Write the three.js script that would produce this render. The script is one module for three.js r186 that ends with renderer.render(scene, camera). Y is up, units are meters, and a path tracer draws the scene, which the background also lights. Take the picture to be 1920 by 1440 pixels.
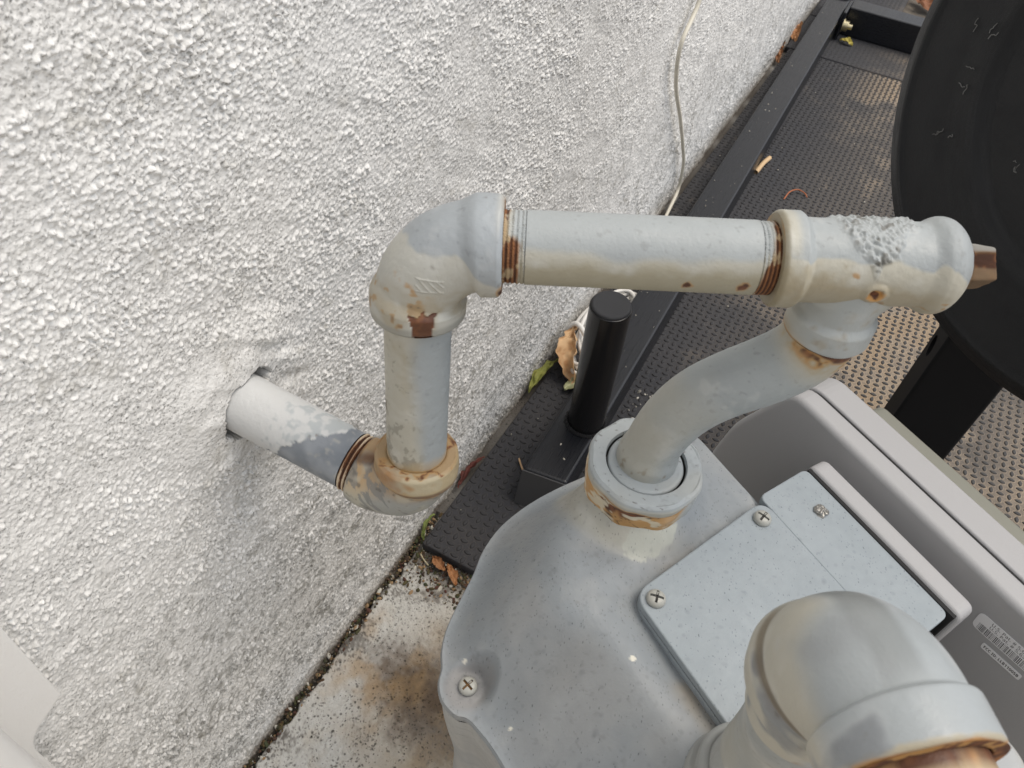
import * as THREE from 'three';
import { mergeGeometries } from 'three/addons/utils/BufferGeometryUtils.js';
import { RoundedBoxGeometry } from 'three/addons/geometries/RoundedBoxGeometry.js';
import { Brush, Evaluator, SUBTRACTION } from 'three-bvh-csg';

// ---------------------------------------------------------------- camera, sky, sun, exposure
const scene = new THREE.Scene();
const camera = new THREE.PerspectiveCamera(53.07, 4 / 3, 0.02, 400);
camera.position.set(0.244, 0.716, 0);
camera.up.set(-0.40543, 0.67542, -0.61599);
camera.lookAt(0.244 - 0.27103, 0.716 - 0.73237, -0.62464);
camera.focus = 0.5;
camera.userData.fStop = 28;

const renderer = new THREE.WebGLRenderer({ antialias: true });
renderer.setSize(1024, 768);
renderer.toneMapping = THREE.LinearToneMapping;
renderer.toneMappingExposure = 1.1;
renderer.shadowMap.enabled = true;

{ // overcast sky, brighter towards the open side of the yard (+x) and the zenith
  const w = 256, h = 128, d = new Float32Array(w * h * 4);
  for (let j = 0; j < h; j++) for (let i = 0; i < w; i++) {
    const lat = ((j + 0.5) / h - 0.5) * Math.PI, lon = ((i + 0.5) / w - 0.5) * 2 * Math.PI;
    const y = Math.sin(lat), x = Math.cos(lat) * Math.cos(lon), z = Math.cos(lat) * Math.sin(lon);
    const up = Math.max(0, y);
    let L = 0.27 + 0.68 * Math.pow(up, 0.8) + 0.46 * Math.max(0, x) * Math.cos(lat);
    L *= 1 - 0.38 * Math.max(0, z) * Math.cos(lat);
    if (y < 0) L = 0.26;
    const s = Math.max(0, (x * 0.40 + y * 0.86 - z * 0.3));
    L += 0.85 * Math.pow(s, 4);
    const k = (j * w + i) * 4;
    d[k] = L * 0.97; d[k + 1] = L * 1.0; d[k + 2] = L * 1.055; d[k + 3] = 1;
  }
  const t = new THREE.DataTexture(d, w, h, THREE.RGBAFormat, THREE.FloatType);
  t.mapping = THREE.EquirectangularReflectionMapping;
  t.magFilter = THREE.LinearFilter; t.minFilter = THREE.LinearFilter; t.needsUpdate = true;
  scene.background = t; scene.environment = t;
}
const sun = new THREE.DirectionalLight(0xfff1de, 1.45);
sun.position.set(0.62, 1.75, -0.85);
sun.target.position.set(0, 0, -0.4);
sun.castShadow = true; sun.shadow.radius = 56;
sun.shadow.mapSize.set(2048, 2048);
Object.assign(sun.shadow.camera, { left: -2, right: 2, top: 2, bottom: -2, near: 0.1, far: 8 });
scene.add(sun, sun.target);

// ---------------------------------------------------------------- helpers
function rng(seed) { let a = seed >>> 0; return () => { a = (a + 0x6D2B79F5) >>> 0; let t = a; t = Math.imul(t ^ (t >>> 15), t | 1); t ^= t + Math.imul(t ^ (t >>> 7), t | 61); return ((t ^ (t >>> 14)) >>> 0) / 4294967296; }; }
const V = (x, y, z) => new THREE.Vector3(x, y, z);
const clamp = (x, a = 0, b = 1) => x < a ? a : x > b ? b : x;
const sstep = (a, b, x) => { const t = clamp((x - a) / (b - a)); return t * t * (3 - 2 * t); };
const mix = (a, b, t) => a + (b - a) * t;
const mixc = (o, c, t) => { o[0] += (c[0] - o[0]) * t; o[1] += (c[1] - o[1]) * t; o[2] += (c[2] - o[2]) * t; };
function hash3(x, y, z) { let h = Math.imul(x, 374761393) + Math.imul(y, 668265263) + Math.imul(z, 2147483647 ^ 0x5bd1e995); h = Math.imul(h ^ (h >>> 13), 1274126177); h ^= h >>> 16; return (h >>> 0) / 4294967296; }
function vn(x, y, z) { // value noise -1..1
  const xi = Math.floor(x), yi = Math.floor(y), zi = Math.floor(z); let fx = x - xi, fy = y - yi, fz = z - zi;
  fx = fx * fx * (3 - 2 * fx); fy = fy * fy * (3 - 2 * fy); fz = fz * fz * (3 - 2 * fz);
  const a = mix(mix(hash3(xi, yi, zi), hash3(xi + 1, yi, zi), fx), mix(hash3(xi, yi + 1, zi), hash3(xi + 1, yi + 1, zi), fx), fy);
  const b = mix(mix(hash3(xi, yi, zi + 1), hash3(xi + 1, yi, zi + 1), fx), mix(hash3(xi, yi + 1, zi + 1), hash3(xi + 1, yi + 1, zi + 1), fx), fy);
  return mix(a, b, fz) * 2 - 1;
}
function fbm(x, y, z, o = 3) { let s = 0, a = 0.55, n = 0; for (let i = 0; i < o; i++) { s += a * vn(x + i * 17.3, y - i * 9.1, z + i * 5.7); n += a; a *= 0.5; x *= 2.03; y *= 2.03; z *= 2.03; } return s / n; }
function blobs2(x, y, cell, seed, rmin, rmax) { // union of round pebbles on a jittered grid, 0..1
  const X = x / cell, Y = y / cell, xi = Math.floor(X), yi = Math.floor(Y); let m = 0;
  for (let j = -1; j <= 1; j++) for (let i = -1; i <= 1; i++) {
    const cx = xi + i, cy = yi + j, h1 = hash3(cx, cy, seed), h2 = hash3(cx, cy, seed + 7), h3 = hash3(cx, cy, seed + 13), h4 = hash3(cx, cy, seed + 29);
    const dx = X - (cx + 0.15 + 0.7 * h1), dy = Y - (cy + 0.15 + 0.7 * h2), r = rmin + (rmax - rmin) * h3;
    const q = 1 - (dx * dx + dy * dy) / (r * r);
    if (q > 0) { const v = Math.sqrt(q) * (0.45 + 0.55 * h4); if (v > m) m = v; }
  }
  return m;
}
// parametric sheet: u along the first axis, v along the second; face normal = du x dv
function sheet(nu, nv, fn, { wrap = false, disp = null, color = null, uv = null, us = null, vs = null, mask = null } = {}) {
  const W = nu + 1, H = nv + 1, P = new Float32Array(W * H * 3), N = new Float32Array(W * H * 3), C = color ? new Float32Array(W * H * 3) : null, UV = new Float32Array(W * H * 2);
  const o = [0, 0, 0], U = i => us ? us[i] : i / nu, VV = j => vs ? vs[j] : j / nv;
  for (let j = 0; j < H; j++) for (let i = 0; i < W; i++) { fn(U(i), VV(j), o); const k = (j * W + i) * 3; P[k] = o[0]; P[k + 1] = o[1]; P[k + 2] = o[2]; if (uv) { const q = uv(U(i), VV(j), o); UV[(j * W + i) * 2] = q[0]; UV[(j * W + i) * 2 + 1] = q[1]; } }
  const normals = () => {
    for (let j = 0; j < H; j++) for (let i = 0; i < W; i++) {
      const i0 = i > 0 ? i - 1 : wrap ? nu - 1 : 0, i1 = i < nu ? i + 1 : wrap ? 1 : nu, j0 = j > 0 ? j - 1 : 0, j1 = j < nv ? j + 1 : nv;
      const a = (j * W + i0) * 3, b = (j * W + i1) * 3, c = (j0 * W + i) * 3, d = (j1 * W + i) * 3;
      const ax = P[b] - P[a], ay = P[b + 1] - P[a + 1], az = P[b + 2] - P[a + 2], bx = P[d] - P[c], by = P[d + 1] - P[c + 1], bz = P[d + 2] - P[c + 2];
      let x = ay * bz - az * by, y = az * bx - ax * bz, z = ax * by - ay * bx; const l = Math.hypot(x, y, z);
      const k = (j * W + i) * 3; if (l > 1e-14) { N[k] = x / l; N[k + 1] = y / l; N[k + 2] = z / l; } else if (j > 0) { const q = ((j - 1) * W + i) * 3; N[k] = N[q]; N[k + 1] = N[q + 1]; N[k + 2] = N[q + 2]; } else { N[k + 1] = 1; }
    }
  };
  normals();
  if (color) for (let j = 0; j < H; j++) for (let i = 0; i < W; i++) { const k = (j * W + i) * 3; color(P[k], P[k + 1], P[k + 2], N[k], N[k + 1], N[k + 2], o, U(i), VV(j)); C[k] = o[0]; C[k + 1] = o[1]; C[k + 2] = o[2]; }
  if (disp) {
    const D = new Float32Array(W * H);
    for (let j = 0; j < H; j++) for (let i = 0; i < W; i++) { const k = (j * W + i) * 3; D[j * W + i] = disp(P[k], P[k + 1], P[k + 2], U(i), VV(j), N[k], N[k + 1], N[k + 2]); }
    for (let q = 0; q < W * H; q++) { P[q * 3] += N[q * 3] * D[q]; P[q * 3 + 1] += N[q * 3 + 1] * D[q]; P[q * 3 + 2] += N[q * 3 + 2] * D[q]; }
    normals();
  }
  const idx = [];
  for (let j = 0; j < nv; j++) for (let i = 0; i < nu; i++) { if (mask && !mask(i, j)) continue; const a = j * W + i, b = a + 1, c = a + W + 1, d = a + W; idx.push(a, b, c, a, c, d); }
  const g = new THREE.BufferGeometry();
  g.setAttribute('position', new THREE.BufferAttribute(P, 3)); g.setAttribute('normal', new THREE.BufferAttribute(N, 3)); g.setAttribute('uv', new THREE.BufferAttribute(UV, 2));
  if (C) g.setAttribute('color', new THREE.BufferAttribute(C, 3));
  g.setIndex(new THREE.BufferAttribute(W * H > 65535 ? new Uint32Array(idx) : new Uint16Array(idx), 1));
  return g;
}
// tube swept along pts(t), radius rad(t, theta); parallel-transport frames
function sweep(pts, rad, nu, nv, opt = {}) {
  const vs = opt.vs || Array.from({ length: nv + 1 }, (_, i) => i / nv), fr = [];
  let e1 = null, len = 0, prev = null;
  for (const t of vs) {
    const p = pts(t), h = 1e-4, tg = pts(Math.min(1, t + h)).sub(pts(Math.max(0, t - h))).normalize();
    if (!e1) { e1 = Math.abs(tg.y) < 0.8 ? V(0, 1, 0) : V(0, 0, 1); if (opt.e1) e1 = opt.e1.clone(); }
    e1 = e1.clone().addScaledVector(tg, -e1.dot(tg)).normalize();
    const e2 = tg.clone().cross(e1);
    if (prev) len += p.distanceTo(prev); prev = p;
    fr.push({ p, e1, e2, len });
  }
  const L = len, map = new Map(vs.map((t, i) => [t, fr[i]]));
  return sheet(nu, vs.length - 1, (u, v, o) => {
    const f = map.get(v), a = u * 2 * Math.PI, r = rad(v, a, f.len), c = Math.cos(a) * r, s = Math.sin(a) * r;
    o[0] = f.p.x + f.e1.x * c + f.e2.x * s; o[1] = f.p.y + f.e1.y * c + f.e2.y * s; o[2] = f.p.z + f.e1.z * c + f.e2.z * s;
  }, { wrap: true, ...opt, vs, uv: (u, v) => [u * 0.1, map.get(v).len] });
}
const seg = (a, b) => t => a.clone().lerp(b, t);
const taken = {};
function numbered(n) { const k = taken[n] = (taken[n] ?? -1) + 1; return k ? `${n}_${String(k).padStart(3, '0')}` : n; }
function tag(o, label, category, group, kind) { o.userData.label = label; o.userData.category = category; if (group) o.userData.group = group; if (kind) o.userData.kind = kind; return o; }
function thing(name, label, category, pos = V(0, 0, 0), turn = 0, group) {
  const g = new THREE.Group(); g.name = numbered(name); g.position.copy(pos); g.rotation.y = turn; scene.add(g);
  tag(g, label, category, group); return g;
}
// mesh whose geometry is in world metres, hung under a group that sits at `pos`
function part(name, geo, mat, parent, off = null) {
  const m = new THREE.Mesh(geo, mat); m.name = name; m.castShadow = m.receiveShadow = true;
  if (off) m.position.copy(off).negate(); parent.add(m); return m;
}
function toGeo(gs) { return mergeGeometries(gs.map(g => { const q = g.index ? g.toNonIndexed() : g.clone(); for (const k of Object.keys(q.attributes)) if (!['position', 'normal', 'uv'].includes(k)) q.deleteAttribute(k); return q; })); }

// ---------------------------------------------------------------- textures and materials
function tex(n, fn, srgb) {
  const d = new Uint8Array(n * n * 4), o = [0, 0, 0];
  for (let j = 0; j < n; j++) for (let i = 0; i < n; i++) { fn(i, j, o); const k = (j * n + i) * 4; d[k] = clamp(o[0]) * 255; d[k + 1] = clamp(o[1]) * 255; d[k + 2] = clamp(o[2]) * 255; d[k + 3] = 255; }
  const t = new THREE.DataTexture(d, n, n, THREE.RGBAFormat); t.wrapS = t.wrapT = THREE.RepeatWrapping; t.magFilter = THREE.LinearFilter; t.minFilter = THREE.LinearMipmapLinearFilter; t.generateMipmaps = true;
  if (srgb) t.colorSpace = THREE.SRGBColorSpace; t.needsUpdate = true; return t;
}
function pnoise(i, j, n, f, seed) { // periodic value noise 0..1
  const x = i / n * f, y = j / n * f, xi = Math.floor(x), yi = Math.floor(y); let fx = x - xi, fy = y - yi; fx = fx * fx * (3 - 2 * fx); fy = fy * fy * (3 - 2 * fy);
  const h = (a, b) => hash3(((a % f) + f) % f, ((b % f) + f) % f, seed);
  return mix(mix(h(xi, yi), h(xi + 1, yi), fx), mix(h(xi, yi + 1), h(xi + 1, yi + 1), fx), fy);
}
const grit = tex(512, (i, j, o) => { const v = 0.5 * pnoise(i, j, 512, 64, 1) + 0.3 * pnoise(i, j, 512, 128, 2) + 0.2 * pnoise(i, j, 512, 230, 3); o[0] = o[1] = o[2] = v; });
const rep = (t, s) => { const c = t.clone(); c.repeat.set(s, s); c.needsUpdate = true; return c; };
// fine dark flecks of a weathered coat of paint, streaky; 12 cm tile
const fleck = (() => {
  const n = 1024, a = new Float32Array(n * n).fill(1), r = rng(77);
  const blot = (cx, cy, rx, ry, ang, k) => { const c = Math.cos(ang), s = Math.sin(ang), R = Math.ceil(Math.max(rx, ry) + 2); for (let y = -R; y <= R; y++) for (let x = -R; x <= R; x++) { const X = (x * c + y * s) / rx, Y = (-x * s + y * c) / ry, d = X * X + Y * Y; if (d < 1) { const q = (((cy + y) % n + n) % n) * n + (((cx + x) % n + n) % n); a[q] *= 1 - k * (1 - d); } } };
  for (let i = 0; i < 1250; i++) blot(Math.floor(r() * n), Math.floor(r() * n), 1.6 + r() * 4.2, 1.3 + r() * 1.6, 0.5 + (r() - 0.5) * 0.7, 0.2 + 0.45 * r() * r() + 0.12 * r());
  for (let i = 0; i < 170; i++) blot(Math.floor(r() * n), Math.floor(r() * n), 5 + r() * 10, 4 + r() * 8, r() * 3, 0.05 + 0.10 * r());
  return tex(n, (i, j, o) => { const v = a[j * n + i] * (0.94 + 0.06 * pnoise(i, j, n, 40, 9)); o[0] = Math.pow(v, 0.48); o[1] = Math.pow(v, 0.47); o[2] = Math.pow(v, 0.44); }, true);
})();
// pinhead dirt spots, clustered; used on stucco (sparse) and concrete (dense)
function speckTex(seed, count, dark, rMax) {
  const n = 1024, a = new Float32Array(n * n).fill(1), r = rng(seed);
  for (let i = 0, made = 0; made < count && i < count * 8; i++) {
    const cx = Math.floor(r() * n), cy = Math.floor(r() * n), cl = pnoise(cx, cy, n, 9, seed) * 0.6 + pnoise(cx, cy, n, 27, seed + 1) * 0.4;
    if (r() > Math.pow(cl, 2.2) * 2.2) continue; made++;
    const rx = 1.6 + rMax * Math.pow(r(), 2.5), ry = rx * (0.45 + 0.5 * r()), an = r() * 3.2, c = Math.cos(an), s = Math.sin(an), k = dark * (0.4 + 0.6 * r()), R = Math.ceil(rx + 2);
    for (let y = -R; y <= R; y++) for (let x = -R; x <= R; x++) { const X = (x * c + y * s) / rx, Y = (-x * s + y * c) / ry, d = X * X + Y * Y; if (d < 1) { const q = (((cy + y) % n + n) % n) * n + (((cx + x) % n + n) % n); a[q] *= 1 - k * (1 - d); } }
  }
  return tex(n, (i, j, o) => { const v = a[j * n + i] * (0.9 + 0.1 * pnoise(i, j, n, 180, seed + 5)); o[0] = Math.pow(v, 0.46); o[1] = Math.pow(v, 0.462); o[2] = Math.pow(v, 0.468); }, true);
}
const speck = speckTex(21, 9000, 0.55, 4), speck2 = speckTex(22, 5200, 0.8, 6);
const roughT = tex(512, (i, j, o) => { const v = 0.55 * pnoise(i, j, 512, 12, 4) + 0.3 * pnoise(i, j, 512, 40, 5) + 0.15 * pnoise(i, j, 512, 160, 6); o[0] = 1; o[1] = 0.6 + 0.6 * (v - 0.2); o[2] = 0; });
const mk = (c, rough, o = {}) => new THREE.MeshStandardMaterial({ color: c ? new THREE.Color().setRGB(...c) : 0xffffff, roughness: rough, ...o });
const M = {};
M.paint = mk(null, 0.68, { vertexColors: true, roughnessMap: rep(roughT, 9), bumpMap: rep(grit, 14), bumpScale: 0.00011 });
M.pipeRust = mk(null, 0.9, { vertexColors: true, bumpMap: rep(grit, 22), bumpScale: 0.0005 });
M.lid = mk(null, 0.72, { vertexColors: true, map: rep(fleck, 7.2), roughnessMap: rep(roughT, 6), bumpMap: rep(grit, 16), bumpScale: 0.0001 });
M.stucco = new THREE.MeshPhysicalMaterial({ roughness: 1, specularIntensity: 0.15, vertexColors: true, map: rep(speck, 5.3), bumpMap: rep(grit, 9), bumpScale: 0.0007 });
M.concrete = mk(null, 0.95, { vertexColors: true, map: rep(speck2, 4.1), bumpMap: rep(grit, 12), bumpScale: 0.0008 });
M.plastic = mk([0.38, 0.378, 0.385], 0.55, { bumpMap: rep(grit, 25), bumpScale: 0.00008 });
M.gasket = mk([0.012, 0.012, 0.013], 0.8);
M.window = new THREE.MeshPhysicalMaterial({ color: new THREE.Color().setRGB(0.42, 0.42, 0.36), roughness: 0.38, transmission: 0.45, thickness: 0.004, ior: 1.5 });
M.black = mk([0.009, 0.010, 0.0135], 0.42, { roughnessMap: rep(roughT, 5) });
M.blackGloss = mk([0.010, 0.010, 0.011], 0.22, { roughnessMap: rep(roughT, 8) });
M.capGrey = mk([0.055, 0.055, 0.058], 0.6);
M.zinc = mk([0.62, 0.55, 0.36], 0.32, { metalness: 0.9 });
M.darkhole = mk([0.006, 0.006, 0.006], 0.9);
M.screw = mk([0.36, 0.36, 0.33], 0.5, { roughnessMap: rep(roughT, 30) });
M.screwRust = mk([0.13, 0.06, 0.025], 0.85);
M.lead = mk([0.3, 0.29, 0.27], 0.4, { metalness: 0.7, bumpMap: rep(grit, 60), bumpScale: 0.001 });
M.cable = mk([0.72, 0.68, 0.58], 0.55);
M.white = mk([0.80, 0.79, 0.77], 0.5, { bumpMap: rep(grit, 20), bumpScale: 0.0001 });

// colours (linear)
const K = { blue: [0.31, 0.333, 0.337], cream: [0.45, 0.43, 0.36], grey: [0.30, 0.315, 0.32], white: [0.56, 0.565, 0.56], galv: [0.19, 0.21, 0.235], rust: [0.10, 0.032, 0.012], orange: [0.42, 0.19, 0.05], dark: [0.035, 0.02, 0.012], tan: [0.42, 0.30, 0.17] };

// ---------------------------------------------------------------- the wall
const HOLE = V(0, 0.3828, -0.1893);
function stuccoH(y, z, fine) {
  const L = fbm(y * 26, z * 26, 3.1, 3), L2 = fbm(y * 75, z * 60, 9.7, 2);
  let amp = 0.75 + 0.55 * fbm(y * 14, z * 14, 21.3, 2);
  const dy = y - HOLE.y, dz = z - HOLE.z, q = Math.hypot(dy * 0.9, dz);
  const patch = 1 - 0.75 * sstep(0.052, 0.026, Math.hypot(dy - 0.008, dz * 1.0 - 0.012) + 0.008 * L2) ;
  const base = 1 - 0.12 * sstep(0.02, 0.0, y + 0.01 * L);
  amp *= patch * base;
  const sw = fbm((y * 0.86 - z * 0.5) * 62 + 2.2 * vn(y * 9, z * 9, 3), (y * 0.5 + z * 0.86) * 17, 6.6, 2); let h = 0.0005 * sw + 0.0009 * L + 0.0004 * L2 * patch;
  if (fine) {
    const wy = y + 0.0011 * vn(y * 170, z * 170, 5.5), wz = z + 0.0011 * vn(y * 210 + 40, z * 210, 7.5);
    const cl = sstep(-0.35, 0.35, fbm(y * 120, z * 95, 13.7, 2) + 0.5 * sw);
    h += amp * (0.0023 * blobs2(wy, wz * 0.84, 0.0041, 11, 0.17, 0.40) * (0.3 + 0.7 * cl) + 0.0020 * blobs2(wy + 0.7, wz * 0.88, 0.0026, 31, 0.18, 0.42) * (0.55 + 0.45 * cl));
    h += 0.0002 * vn(y * 300, z * 300, 2.2) * amp;
  }
  // mortar swelling around the pipe and the broken gap beside it
  h += 0.0022 * sstep(0.085, 0.03, q) * sstep(0.02, -0.03, dz) * vn((dy * 0.8 - dz * 0.6) * 150, (dy * 0.6 + dz * 0.8) * 26, 4.4);
  h += 0.0065 * sstep(0.062, 0.02, q) * (0.8 + 0.4 * L2);
  const ang = Math.atan2(dy, dz), R = 0.0164 + 0.0009 * vn(Math.cos(ang) * 3.2 + 4, Math.sin(ang) * 3.2, 1.5);
  const gap = 0.0006 + 0.0058 * sstep(0.84, 0.99, Math.cos(ang - 2.45) + 0.05 * vn(y * 500, z * 500, 3)) + 0.0040 * sstep(0.5, 1, Math.cos(ang + 1.05) + 0.1 * vn(y * 600, z * 600, 7)) + 0.0008 * vn(y * 380, z * 380, 1);
  if (Math.hypot(dy, dz) < R + gap) h = -0.02;
  return h;
}
function wallColor(x, y, z, nx, ny, nz, o) {
  o[0] = 0.84; o[1] = 0.832; o[2] = 0.812;
  const L = fbm(y * 9, z * 9, 4.4, 3), F = vn(y * 330, z * 330, 6.1), G = fbm(y * 60, z * 60, 8.8, 2);
  const low = sstep(0.42, 0.0, y + 0.10 * L), rough = sstep(0.02, 0.75, F + 0.5 * G);
  mixc(o, [0.22, 0.215, 0.195], rough * (0.13 + 0.55 * low));
  const F2 = vn(y * 760, z * 760, 16.1); mixc(o, [0.22, 0.22, 0.21], sstep(0.30, 0.7, F2 + 0.4 * G) * (0.11 + 0.6 * low));
  mixc(o, [0.62, 0.55, 0.45], 0.5 * sstep(0.05, 0.0, y + 0.03 * G) * sstep(-0.6, 0.5, G));
  mixc(o, [0.20, 0.16, 0.12], 0.85 * sstep(0.013, -0.002, y + 0.012 * G + 0.006 * F));
  mixc(o, [0.42, 0.38, 0.28], 0.16 * sstep(0.35, 0.85, G + 0.3 * F));
  if (x < -0.012) mixc(o, [0.05, 0.045, 0.04], 0.9);
}
{
  const wall = thing('wall', 'rough white painted stucco house wall, dirty along its foot, left of the pipework', 'wall');
  const t0 = Math.asinh(0.10 / 0.35), t1 = -Math.asinh(2.75 / 0.35), nu = 1420, nv = 800;
  const zOf = u => 0.35 * Math.sinh(mix(t0, t1, u)), yOf = v => { const a = Math.asinh((0.74 + 0.03) / 0.42), b = Math.asinh((0.74 - 0.70) / 0.42); return 0.74 - 0.42 * Math.sinh(mix(a, b, v)); };
  const fine = sheet(nu, nv, (u, v, o) => { const z = zOf(u), y = yOf(v); o[0] = stuccoH(y, z, true); o[1] = y; o[2] = z; }, { color: wallColor, uv: (u, v, o) => [o[2], o[1]], mask: (i, j) => { const z = zOf(i / nu), y = yOf(j / nv); return y < 0.69 + 0.26 * z && y > 0.17 + 3.1 * Math.min(0, z); } });
  part('stucco_face', fine, M.stucco, wall);
  const ext = (z0, z1, y0, y1, n, m) => sheet(n, m, (u, v, o) => { const z = mix(z0, z1, u), y = mix(y0, y1, v); o[0] = stuccoH(y, z, false) + 0.002; o[1] = y; o[2] = z; }, { color: wallColor, uv: (u, v, o) => [o[2], o[1]] });
  part('stucco_face', mergeGeometries([ext(0.1, -2.75, -0.03, 0.73, 240, 90).translate(-0.0042, 0, 0), ext(2.5, 0.1, -0.03, 2.9, 150, 180), ext(0.1, -2.75, 0.73, 2.9, 180, 140), ext(-2.75, -6, -0.03, 2.9, 200, 180)]), M.stucco, wall);
  const back = new THREE.BoxGeometry(0.2, 2.95, 8.6); back.translate(-0.13, 1.43, -1.75); part('wall_core', back, mk([0.05, 0.045, 0.04], 0.95), wall);
}

// ---------------------------------------------------------------- ground
function groundColor(x, y, z, nx, ny, nz, o) {
  const L = fbm(x * 14, z * 14, 1.7, 3), G = fbm(x * 55, z * 55, 3.3, 3), F = vn(x * 300, z * 300, 5.1);
  o[0] = 0.50; o[1] = 0.43; o[2] = 0.335;
  mixc(o, [0.56, 0.56, 0.54], sstep(0.12, 0.02, x - 0.02 + 0.05 * L) * 0.9);
  mixc(o, [0.62, 0.555, 0.46], 0.35 * sstep(0.1, 0.6, G));
  const d1 = Math.hypot((x - 0.096) / 1.5, (z + 0.226)) + 0.014 * L + 0.006 * G;
  mixc(o, [0.095, 0.058, 0.032], 0.9 * sstep(0.058, 0.018, d1 + 0.007 * F));
  mixc(o, [0.38, 0.25, 0.12], 0.6 * sstep(0.085, 0.05, d1) * sstep(-0.3, 0.4, G));
  mixc(o, [0.075, 0.06, 0.05], 0.75 * sstep(0.15, 0.6, G + 0.35 * F + 0.5 * sstep(0.06, 0.0, z + 0.355 - 0.0 + 0.5 * Math.abs(x - 0.04)) ) * sstep(-0.17, -0.30, z + 0.05 * L));
  const F3 = vn(x * 620, z * 620, 9.1), L3 = fbm(x * 30, z * 30, 14.2, 3); mixc(o, [0.14, 0.12, 0.10], 0.5 * sstep(0.5, 0.9, F3 + 0.5 * L3)); mixc(o, [0.30, 0.285, 0.26], 0.35 * sstep(-0.1, 0.6, L3 + 0.4 * G)); mixc(o, [0.07, 0.06, 0.05], 0.8 * sstep(0.15, 0.5, L3 + 0.55 * F3 + 0.2 * F) * sstep(0.05, 0.012, x + 0.015 * L3));
  mixc(o, [0.05, 0.042, 0.035], 0.95 * sstep(0.011, 0.004, x + 0.004 * G));
  mixc(o, [0.06, 0.05, 0.04], 0.7 * sstep(-0.315, -0.345, z + 0.02 * G + 0.008 * F) * sstep(-0.2, 0.3, G + 0.5));
}
{
  const g = [];
  g.push(sheet(330, 250, (u, v, o) => { const z = mix(-0.40, 0.10, u), x = mix(-0.01, 0.30, v); const e = 0.006 + 0.0045 * fbm(z * 42, 3, 1, 3) + 0.004 * sstep(0.4, 0.8, vn(z * 60, 8, 2)); o[0] = x; o[1] = -0.014 * sstep(e + 0.002, e - 0.003, x) + 0.0009 * fbm(x * 90, z * 90, 4, 3) + 0.0006 * vn(x * 350, z * 350, 2); o[2] = z; }, { color: groundColor, uv: (u, v, o) => [o[0], o[2]] }));
  const flat = (x0, x1, z0, z1, n, m) => sheet(n, m, (u, v, o) => { o[0] = mix(x0, x1, v); o[1] = 0; o[2] = mix(z0, z1, u); }, { color: groundColor, uv: (u, v, o) => [o[0], o[2]] });
  g.push(flat(0.30, 3, -0.40, 0.10, 40, 120), flat(-0.01, 3, -6, -0.40, 200, 120), flat(-0.01, 3, 0.10, 3, 120, 120));
  const far = flat(3, 80, -80, 80, 4, 4), far2 = flat(-80, 3, -80, -6, 4, 4), far3 = flat(-80, 3, 3, 80, 4, 4);
  g.push(far, far2, far3);
  const m = part('ground', mergeGeometries(g), M.concrete, scene); m.userData.kind = 'structure';
  // crumbs of dirt and grit in the joint between wall and slab and along the mat edge
  const r = rng(5), n = 1500, ico = new THREE.IcosahedronGeometry(1, 0), im = new THREE.InstancedMesh(ico, mk([1, 1, 1], 0.95), n), mt = new THREE.Matrix4(), q = new THREE.Quaternion(), c = new THREE.Color();
  for (let i = 0; i < n; i++) {
    let x, z, s = 0.0006 + 0.0018 * Math.pow(r(), 3);
    if (r() < 0.62) { z = mix(-0.40, 0.05, r()); x = 0.006 + (r() - 0.5) * 0.010; } else { z = -0.348 + Math.abs(r() + r() - 1) * 0.05 - 0.004; x = 0.012 + r() * 0.09; }
    q.setFromEuler(new THREE.Euler(r() * 6, r() * 6, r() * 6));
    mt.compose(V(x, x < 0.011 && r() < 0.8 ? -0.006 + r() * 0.007 : 0.0005, z), q, V(s * (1 + r()), s * 0.8, s)); im.setMatrixAt(i, mt);
    const k = r(); im.setColorAt(i, k < 0.72 ? c.setRGB(0.05 + 0.05 * r(), 0.038 + 0.035 * r(), 0.03) : k < 0.88 ? c.setRGB(0.3, 0.2, 0.11) : c.setRGB(0.5, 0.48, 0.42));
  }
  im.name = 'dirt'; tag(im, 'dark crumbs of dirt in the joint between stucco wall and concrete', 'dirt', null, 'stuff'); im.castShadow = im.receiveShadow = true; scene.add(im);
}

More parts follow.
